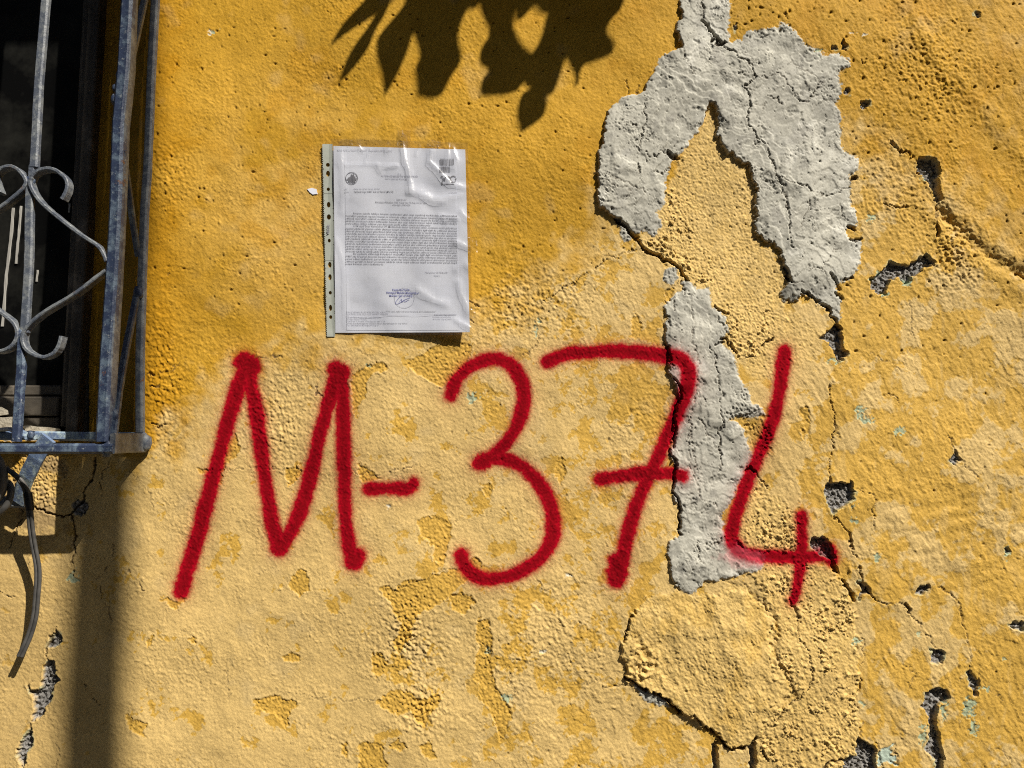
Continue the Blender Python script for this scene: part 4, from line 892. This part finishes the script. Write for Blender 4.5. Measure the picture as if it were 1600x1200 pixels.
text('printed_line', 'Belge Doğrulama Kodu: 3BAV-9F-CSKL  Adres:', 192, 1024, 9, mi2, 230); text('printed_line', '5070 sayılı elektronik imza kanununa göre imzalanmıştır', 424, 1021, 11, mi, 290, rot=.006)
text('printed_line', 'Posta Kutusu Sokak No:5 06340 Altındağ / ANKARA', 192, 1034, 9, mi2, 245)
text('printed_line', 'Bilgi için: Teknik Mahallesi 927. Cadde No:3 06110', 192, 1056, 9, mi2, 205); text('printed_line', 'Altındağ - Ankara / Türkiye', 192, 1067, 9, mi2, 120)
text('printed_line', 'Telefon No: 0 312 507 10 00 Faks No: 507 11 64', 192, 1079, 10, mi2, 228); text('printed_line', 'e-Posta: imar@altindag.bel.tr  İnternet Adresi: www.altindag.bel.tr  Kep Adresi', 192, 1091, 10, mi, 356)
text('printed_line', 'Kep: altindagbelediyesi@hs01.kep.tr', 192, 1102, 10, mi2, 190)
text('printed_line', 'Bilgi için: Yapı Kontrol', 706, 1040, 9, mi2, 130); text('printed_line', 'Telefon No: (312) 507 10 00', 696, 1053, 9, mi2, 110); text('printed_line', 'Mühendis  Yapı Kontrol', 700, 1066, 9, mi2, 108)
put_mesh('ruled_line', [(188, 1043), (835, 1036), (835, 1037.6), (188, 1044.6)], [(0, 1, 2, 3)], mi2)
# municipal emblem: ring with a row of tower blocks
def ring(name, cx, cy, r0, r1, mat, n=40, lift=.0011):
    V_, F_ = [], []
    for k in range(n):
        w = 2*math.pi*k/n
        V_ += [(cx+math.cos(w)*r0, cy+math.sin(w)*r0), (cx+math.cos(w)*r1, cy+math.sin(w)*r1)]
    for k in range(n):
        a = 2*k; c_ = (2*k+2) % (2*n); F_.append((a, a+1, c_+1, c_))
    return put_mesh(name, V_, F_, mat, lift)
ring('emblem_ring', 223, 238, 33, 36.5, mi)
V_, F_ = [], []
def rct(x0, y0, x1, y1):
    k = len(V_); V_.extend([(x0, y0), (x1, y0), (x1, y1), (x0, y1)]); F_.append((k, k+1, k+2, k+3))
rct(195, 240, 203, 250); rct(204, 232, 211, 259); rct(212, 228, 217.5, 263); rct(219, 213, 222, 266); rct(224, 213, 226, 268); rct(228, 216, 232, 266); rct(233, 212, 238, 264); rct(239, 226, 245, 261); rct(246, 236, 252, 250)
put_mesh('emblem_buildings', V_, F_, mi, .0011)
V_, F_ = [], []; rr = random.Random(5)
for (x0, x1, y0, y1) in ((742, 822, 123, 160), (738, 800, 168, 204)):
    x = x0
    while x < x1:
        w = rr.choice((1.6, 2.2, 3.4)); rct(x, y0, min(x+w, x1), y1); x += w+rr.choice((1.5, 2.2, 3.0))
put_mesh('barcode', V_, F_, mi, .0011)
# the centenary mark: 1, 0, crescent with star
V_, F_ = [], []
def arc(cx, cy, r0, r1, a0, a1, ox=0, n=22):
    k = len(V_)
    for j in range(n+1):
        w = math.radians(a0+(a1-a0)*j/n); tw = (r1-r0)
        V_.extend([(cx+ox+math.cos(w)*r0, cy+math.sin(w)*r0), (cx+math.cos(w)*r1, cy+math.sin(w)*r1)])
    for j in range(n): F_.append((k+2*j, k+2*j+1, k+2*j+3, k+2*j+2))
arc(785, 243, 13, 19, 150, 395); arc(818, 243, 15, 20.5, 40, 325, 3); arc(748, 243, 11, 15, -50, 60)
rct(748, 262, 756, 276); rct(745, 225, 758, 231); rct(752, 271, 826, 274.5)
for a_ in range(5):
    w = math.radians(a_*72); k = len(V_)
    V_.extend([(834+7*math.cos(w), 243+7*math.sin(w)), (834+3*math.cos(w+.9), 243+3*math.sin(w+.9)), (834, 243), (834+3*math.cos(w-.9), 243+3*math.sin(w-.9))]); F_.append((k, k+1, k+2, k+3))
put_mesh('centenary_mark', V_, F_, mi, .0011)
# blue stamp and signature
text('stamp_line', 'Kayıt No/Tarih', 512, 897, 16, mib, 100, 'CENTER', .01, .015); text('stamp_line', 'Battalgazi Mahalle Muhtarlığı', 515, 914, 16, mib, 175, 'CENTER', .015, .015); text('stamp_line', 'Muhtar: Satı GÜNEŞ', 512, 931, 15, mib, 135, 'CENTER', .0, .015)
text('stamp_line', '√', 604, 918, 18, mib, 14)
ring('stamp_ring', 532, 940, 57.5, 59, mi2, 48, .0011)
def pen(name, pts, w, mat):
    q = smooth_path(pts, 3); V_, F_ = [], []
    for k, a in enumerate(q):
        t = q[min(k+1, len(q)-1)]-q[max(k-1, 0)]; t = t/(np.linalg.norm(t)+1e-9); n_ = np.array([-t[1], t[0]])*w/2
        V_ += [tuple(a+n_), tuple(a-n_)]
    for k in range(len(q)-1): F_.append((2*k, 2*k+1, 2*k+3, 2*k+2))
    return put_mesh(name, V_, F_, mat, .00115)
pen('signature', [(515,925),(500,940),(482,960),(478,972),(490,976),(508,968),(530,952),(552,942),(566,938)], 2.2, mib)
pen('signature', [(500,968),(512,948),(518,944),(514,962),(522,964),(532,946),(530,960),(540,962),(555,950),(562,952)], 2.0, mib)

# transparent sleeve
mfil, nt, b = new_mat('clear_plastic_film'); nt.nodes.remove(b)
tr = N(nt, 'ShaderNodeBsdfTransparent'); tr.inputs[0].default_value = (.965, .97, .97, 1)
gls = N(nt, 'ShaderNodeBsdfGlossy', Roughness=.26); mx = N(nt, 'ShaderNodeMixShader')
ge = nt.nodes.new('ShaderNodeNewGeometry'); dt = N(nt, 'ShaderNodeVectorMath', operation='DOT_PRODUCT'); nt.links.new(ge.outputs['Incoming'], dt.inputs[0]); nt.links.new(ge.outputs['Normal'], dt.inputs[1])
ab_ = N(nt, 'ShaderNodeMath', operation='ABSOLUTE'); nt.links.new(dt.outputs['Value'], ab_.inputs[0]); om = N(nt, 'ShaderNodeMath', operation='SUBTRACT'); om.inputs[0].default_value = 1; nt.links.new(ab_.outputs[0], om.inputs[1])
pw = N(nt, 'ShaderNodeMath', operation='POWER'); nt.links.new(om.outputs[0], pw.inputs[0]); pw.inputs[1].default_value = 5
fr_ = N(nt, 'ShaderNodeMath', operation='MULTIPLY_ADD'); nt.links.new(pw.outputs[0], fr_.inputs[0]); fr_.inputs[1].default_value = .92; fr_.inputs[2].default_value = .17
nt.links.new(fr_.outputs[0], mx.inputs[0]); nt.links.new(tr.outputs[0], mx.inputs[1]); nt.links.new(gls.outputs[0], mx.inputs[2])
nb = N(nt, 'ShaderNodeBump', Strength=.5, Distance=.0012); nt.links.new(noise(nt, 130, 4, .6), nb.inputs['Height']); nt.links.new(nb.outputs[0], gls.inputs['Normal'])
nt.links.new(mx.outputs[0], nt.nodes['Material Output'].inputs['Surface'])
SLV = empty('plastic_sleeve', tuple(P(620, 523, .006)), 'crinkled clear punched plastic sleeve taped on the yellow wall', 'plastic sleeve')
m_, n_ = 150, 190; cs = np.linspace(-.012, 1.02, m_); ct = np.linspace(-.035, 1.016, n_)
SS, TT = np.meshgrid(cs, ct); qx = (TL[0]*(1-SS)+TR[0]*SS)*(1-TT)+(BL[0]*(1-SS)+BR[0]*SS)*TT; qy = (TL[1]*(1-SS)+TR[1]*SS)*(1-TT)+(BL[1]*(1-SS)+BR[1]*SS)*TT
fh = np.full(qx.shape, 0.0, np.float32); fx, fy = qx.astype(np.float32), qy.astype(np.float32)
fh += samp(T_mid, fx*1.2, fy*1.2)*.25+samp(T_mid, fx*.5+90, fy*.5)*.5
for pts, w, h in ridges:
    d, t = seg_d(pts, fx+samp(T_warp, fx, fy)*.6, fy+samp(T_warp, fx+200, fy)*.6); fh += h*.66*np.exp(-np.abs(d/(w*.62))**1.3)*np.clip(6*t*(1-t)+.25, 0, 1)
V_ = []
for j in range(n_):
    for i_ in range(m_):
        q0 = paper_pt(SS[j, i_], TT[j, i_], 0); V_.append((q0[0], min(q0[1]-.0022-max(fh[j, i_], -.6)*.001, -.0035), q0[2]))
F_ = [(j*m_+i_, (j+1)*m_+i_, (j+1)*m_+i_+1, j*m_+i_+1) for j in range(n_-1) for i_ in range(m_-1)]
mesh_obj('film', V_, F_, mfil, SLV, True)
# punched strip: translucent, real holes
mst, nt, b = new_mat('milky_strip'); b.inputs['Base Color'].default_value = (.47, .50, .45, 1); b.inputs['Roughness'].default_value = .3; b.inputs['Alpha'].default_value = .88
bump(nt, b, noise(nt, 18, 3), .5, .004)
def strip_pt(a, y):                       # a 0..1 across, y photo row
    t = (y-225)/(526-225); xl = 504+7*t; xr_ = 519.5+4.2*t
    return P(xl+(xr_-xl)*a, y, .0048+.0006*math.sin(y/17))
hl = [(257.7,3.1,3.1),(271.5,3.2,4.6),(295.8,2.7,2.7),(319.8,3.0,4.4),(339,3.4,4.2),(376,2.5,3.0),(413.7,3.0,4.6),(433,3.0,4.6),(457.4,2.8,2.8),(481,2.9,4.8),(495.5,2.9,3.0)]
bm = bmesh.new(); wv = 15.6
def bv(a, y): return bm.verts.new([float(c) for c in strip_pt(a, y)])
ys = [225]+sum([[h-7.2, h+7.2] for h, _, _ in hl], [])+[526]
def strip_rect(y0, y1):
    k = max(1, int((y1-y0)/5))
    for j in range(k):
        a0 = y0+(y1-y0)*j/k; a1 = y0+(y1-y0)*(j+1)/k
        for c0, c1 in ((0, .5), (.5, 1)): bm.faces.new((bv(c0, a0), bv(c0, a1), bv(c1, a1), bv(c1, a0)))
prev = 225.0
hh = []
for n0, (h, rx, ry) in enumerate(hl):
    up_ = min(6.6, (h-hl[n0-1][0])/2) if n0 else 6.6
    dn = min(6.6, (hl[n0+1][0]-h)/2) if n0 < len(hl)-1 else 6.6
    if h-up_ > prev+.01: strip_rect(prev, h-up_)
    prev = h+dn; n = 24; outer, inner = [], []
    for k in range(n):
        w = 2*math.pi*(k+.5)/n; c, s = math.cos(w), math.sin(w)
        inner.append(bv(.5+rx*c/wv, h+ry*s))
        m = 1/max(abs(c), abs(s)); ox = c*m; oy = s*m
        outer.append(bv(.5+.5*ox, h+(oy*dn if oy > 0 else oy*up_)))
    for k in range(n): bm.faces.new((outer[k], inner[k], inner[(k+1) % n], outer[(k+1) % n]))
strip_rect(prev, 526)
# saw-toothed seam on the outer edge
for k in range(100):
    y = 226+k*3; bm.faces.new((bv(0, y), bv(-.09, y+.8), bv(0, y+1.8)))
me = bpy.data.meshes.new('punched_strip'); bmesh.ops.remove_doubles(bm, verts=bm.verts, dist=.00002); bmesh.ops.recalc_face_normals(bm, faces=bm.faces)
bmesh.ops.solidify(bm, geom=bm.faces[:], thickness=.0003); bm.to_mesh(me); bm.free(); me.materials.append(mst)
o = bpy.data.objects.new('punched_strip', me); COL.objects.link(o); o.parent = SLV; o.matrix_parent_inverse = Matrix.Translation(-Vector(SLV.location))
cu = bpy.data.curves.new('maker_name', 'FONT'); cu.body = 'DOGA'; cu.size = .0052; cu.offset = .0002; cu.extrude = .0001
o = bpy.data.objects.new('tmp', cu); COL.objects.link(o); me = bpy.data.meshes.new_from_object(o.evaluated_get(bpy.context.evaluated_depsgraph_get())); bpy.data.objects.remove(o)
me.materials.clear(); me.materials.append(mi); o = bpy.data.objects.new('maker_name', me); COL.objects.link(o); q = P(511.6, 351, .0066); o.location = [float(c) for c in q]; o.rotation_euler = (math.pi/2, math.radians(90), 0)
o.parent = SLV; o.matrix_parent_inverse = Matrix.Translation(-Vector(SLV.location))
# clear tape tabs
mtp = mfil.copy(); mtp.name = 'clear_tape'
for k, (x0, y0, x1, y1) in enumerate(((622,206,642,236),(532,222,552,236),(668,221,690,232),(728,372,746,396),(726,484,744,500))):
    V_ = []; nn = 10
    for j in range(nn+1):
        for i_ in range(nn+1):
            q = P(x0+(x1-x0)*i_/nn, y0+(y1-y0)*j/nn, 0); d = .0062+.0012*samp(T_peel, np.array([x0*3.+i_*3]), np.array([y0+j*3.]))[0]*.6; V_.append((q[0], -d, q[2]))
    F_ = [(j*(nn+1)+i_, (j+1)*(nn+1)+i_, (j+1)*(nn+1)+i_+1, j*(nn+1)+i_+1) for j in range(nn) for i_ in range(nn)]
    mesh_obj('tape_tab', V_, F_, mtp, SLV, True)
# torn bit of white paper left of the sleeve
SCR = chunk('paper_scrap', [(481,296),(488,294),(495,296),(496,303),(488,304),(485,300)], .0008, .0022, mp, None, 8)
tag(SCR, 'tiny torn white paper scrap left of the plastic sleeve', 'paper scrap')

# ------------------------------------------------------------------ what throws the shadows: an overhanging branch and a thin pole
ml, nt, b = new_mat('green_leaf'); nt.links.new(ramp(nt, noise(nt, 25, 4), [(.3, (.035, .075, .018)), (.7, (.06, .12, .03))]), b.inputs['Base Color']); b.inputs['Roughness'].default_value = .5
mb, nt, b = new_mat('bark'); b.inputs['Base Color'].default_value = (.10, .07, .045, 1); b.inputs['Roughness'].default_value = .9
def off(x, y, t): return P(x, y, 0)+LS*t
BR_ = empty('tree_branch', tuple(off(800, -60, .62)), 'leafy branch hanging above the wall out of the picture', 'branch')
leaves = [
 ([(515,72),(529,47),(545,28),(570,3),(590,-25),(612,-25),(603,8),(585,28),(560,42),(532,60)], .60),
 ([(531,126),(540,95),(555,70),(572,48),(588,22),(604,-25),(618,-25),(604,20),(586,48),(574,80),(552,108)], .57),
 ([(601,152),(597,118),(587,92),(586,66),(600,46),(618,26),(634,4),(644,-25),(656,-25),(654,20),(646,50),(638,78),(621,117)], .62),
 ([(652,150),(651,125),(648,108),(658,86),(650,58),(640,30),(625,-25),(732,-25),(738,0),(722,30),(716,58),(724,88),(714,107),(700,128),(690,152),(672,157)], .66),
 ([(770,-25),(815,-25),(802,28),(814,58),(822,68),(830,95),(815,138),(790,148),(770,149),(748,153),(752,125),(766,110),(748,98),(753,72),(769,50),(754,20),(738,-25)], .60),
 ([(835,78),(848,58),(856,22),(868,-25),(908,-25),(902,30),(890,70),(882,100),(872,130),(862,150),(838,142),(815,125),(806,82),(820,66)], .64),
 ([(898,-25),(978,-25),(972,15),(951,34),(948,50),(960,64),(960,82),(932,92),(911,97),(906,128),(899,136),(901,112),(888,92),(878,70),(892,30)], .58),
 ([(812,210),(807,182),(811,156),(822,138),(850,134),(857,156),(850,182),(832,196)], .61),
 ([(640,-30),(760,-30),(750,5),(738,15),(728,8),(700,0),(660,5)], .70), ([(800,-30),(880,-30),(870,10),(852,20),(835,4),(822,22),(808,30),(806,8)], .69),
 ([(590,-60),(660,-70),(660,-10),(610,-10)], .64), ([(740,-70),(860,-80),(850,-20),(760,-20)], .62), ([(860,-80),(990,-60),(980,-20),(880,-20)], .66), ([(500,-120),(600,-100),(600,-60),(530,-80)], .6), ([(660,-120),(740,-120),(730,-40),(670,-40)], .64)]
for k, (pts, t0) in enumerate(leaves):
    q = smooth_path([(*p_,) for p_ in pts]+[pts[0]], 1)[:-1]; cx = sum(p_[0] for p_ in pts)/len(pts); cy = sum(p_[1] for p_ in pts)/len(pts)
    top, n = [], len(q)
    for x, y in q: top.append(off(x, y, t0*1.28+.00012*(x-cx)+.00025*(y-cy)))
    bm = bmesh.new(); vs = [bm.verts.new([float(c) for c in v]) for v in top]; f = bm.faces.new(vs)
    bmesh.ops.triangulate(bm, faces=[f]); bmesh.ops.solidify(bm, geom=bm.faces[:], thickness=.0006)
    me = bpy.data.meshes.new('leaf'); bm.to_mesh(me); bm.free(); me.materials.append(ml)
    o = bpy.data.objects.new('leaf', me); COL.objects.link(o); o.parent = BR_; o.matrix_parent_inverse = Matrix.Translation(-Vector(BR_.location))
tube('twig', [off(560, -90, .80), off(640, -60, .80), off(720, -50, .80), off(800, -60, .80), off(900, -90, .80), off(1040, -190, .82), off(1250, -420, .95)], .006, mb, BR_)
for (x0, y0, x1, y1) in ((640, -60, 612, 5), (720, -50, 690, 30), (800, -60, 790, 60), (860, -80, 860, 60), (920, -100, 930, 20)):
    tube('twig', [off(x0, y0, .80), off((x0+x1)/2+3, (y0+y1)/2, .80), off(x1, y1, .80)], .0022, mb, BR_)
# slim post far to the right: its soft shadow falls beside the window
t_ = 4.3; base = P(149, 1000, 0)+LS*t_
POST = empty('slim_post', (base[0], base[1], 0), 'slim round steel post standing out of the picture on the pavement', 'post')
tube('pole', [(base[0], base[1], 0), (base[0], base[1], 2), (base[0], base[1], 5.6)], .036, m_grey, POST, 20)
tube('base_plate', [(base[0], base[1], 0.0), (base[0], base[1], .02)], .09, m_grey, POST, 20)
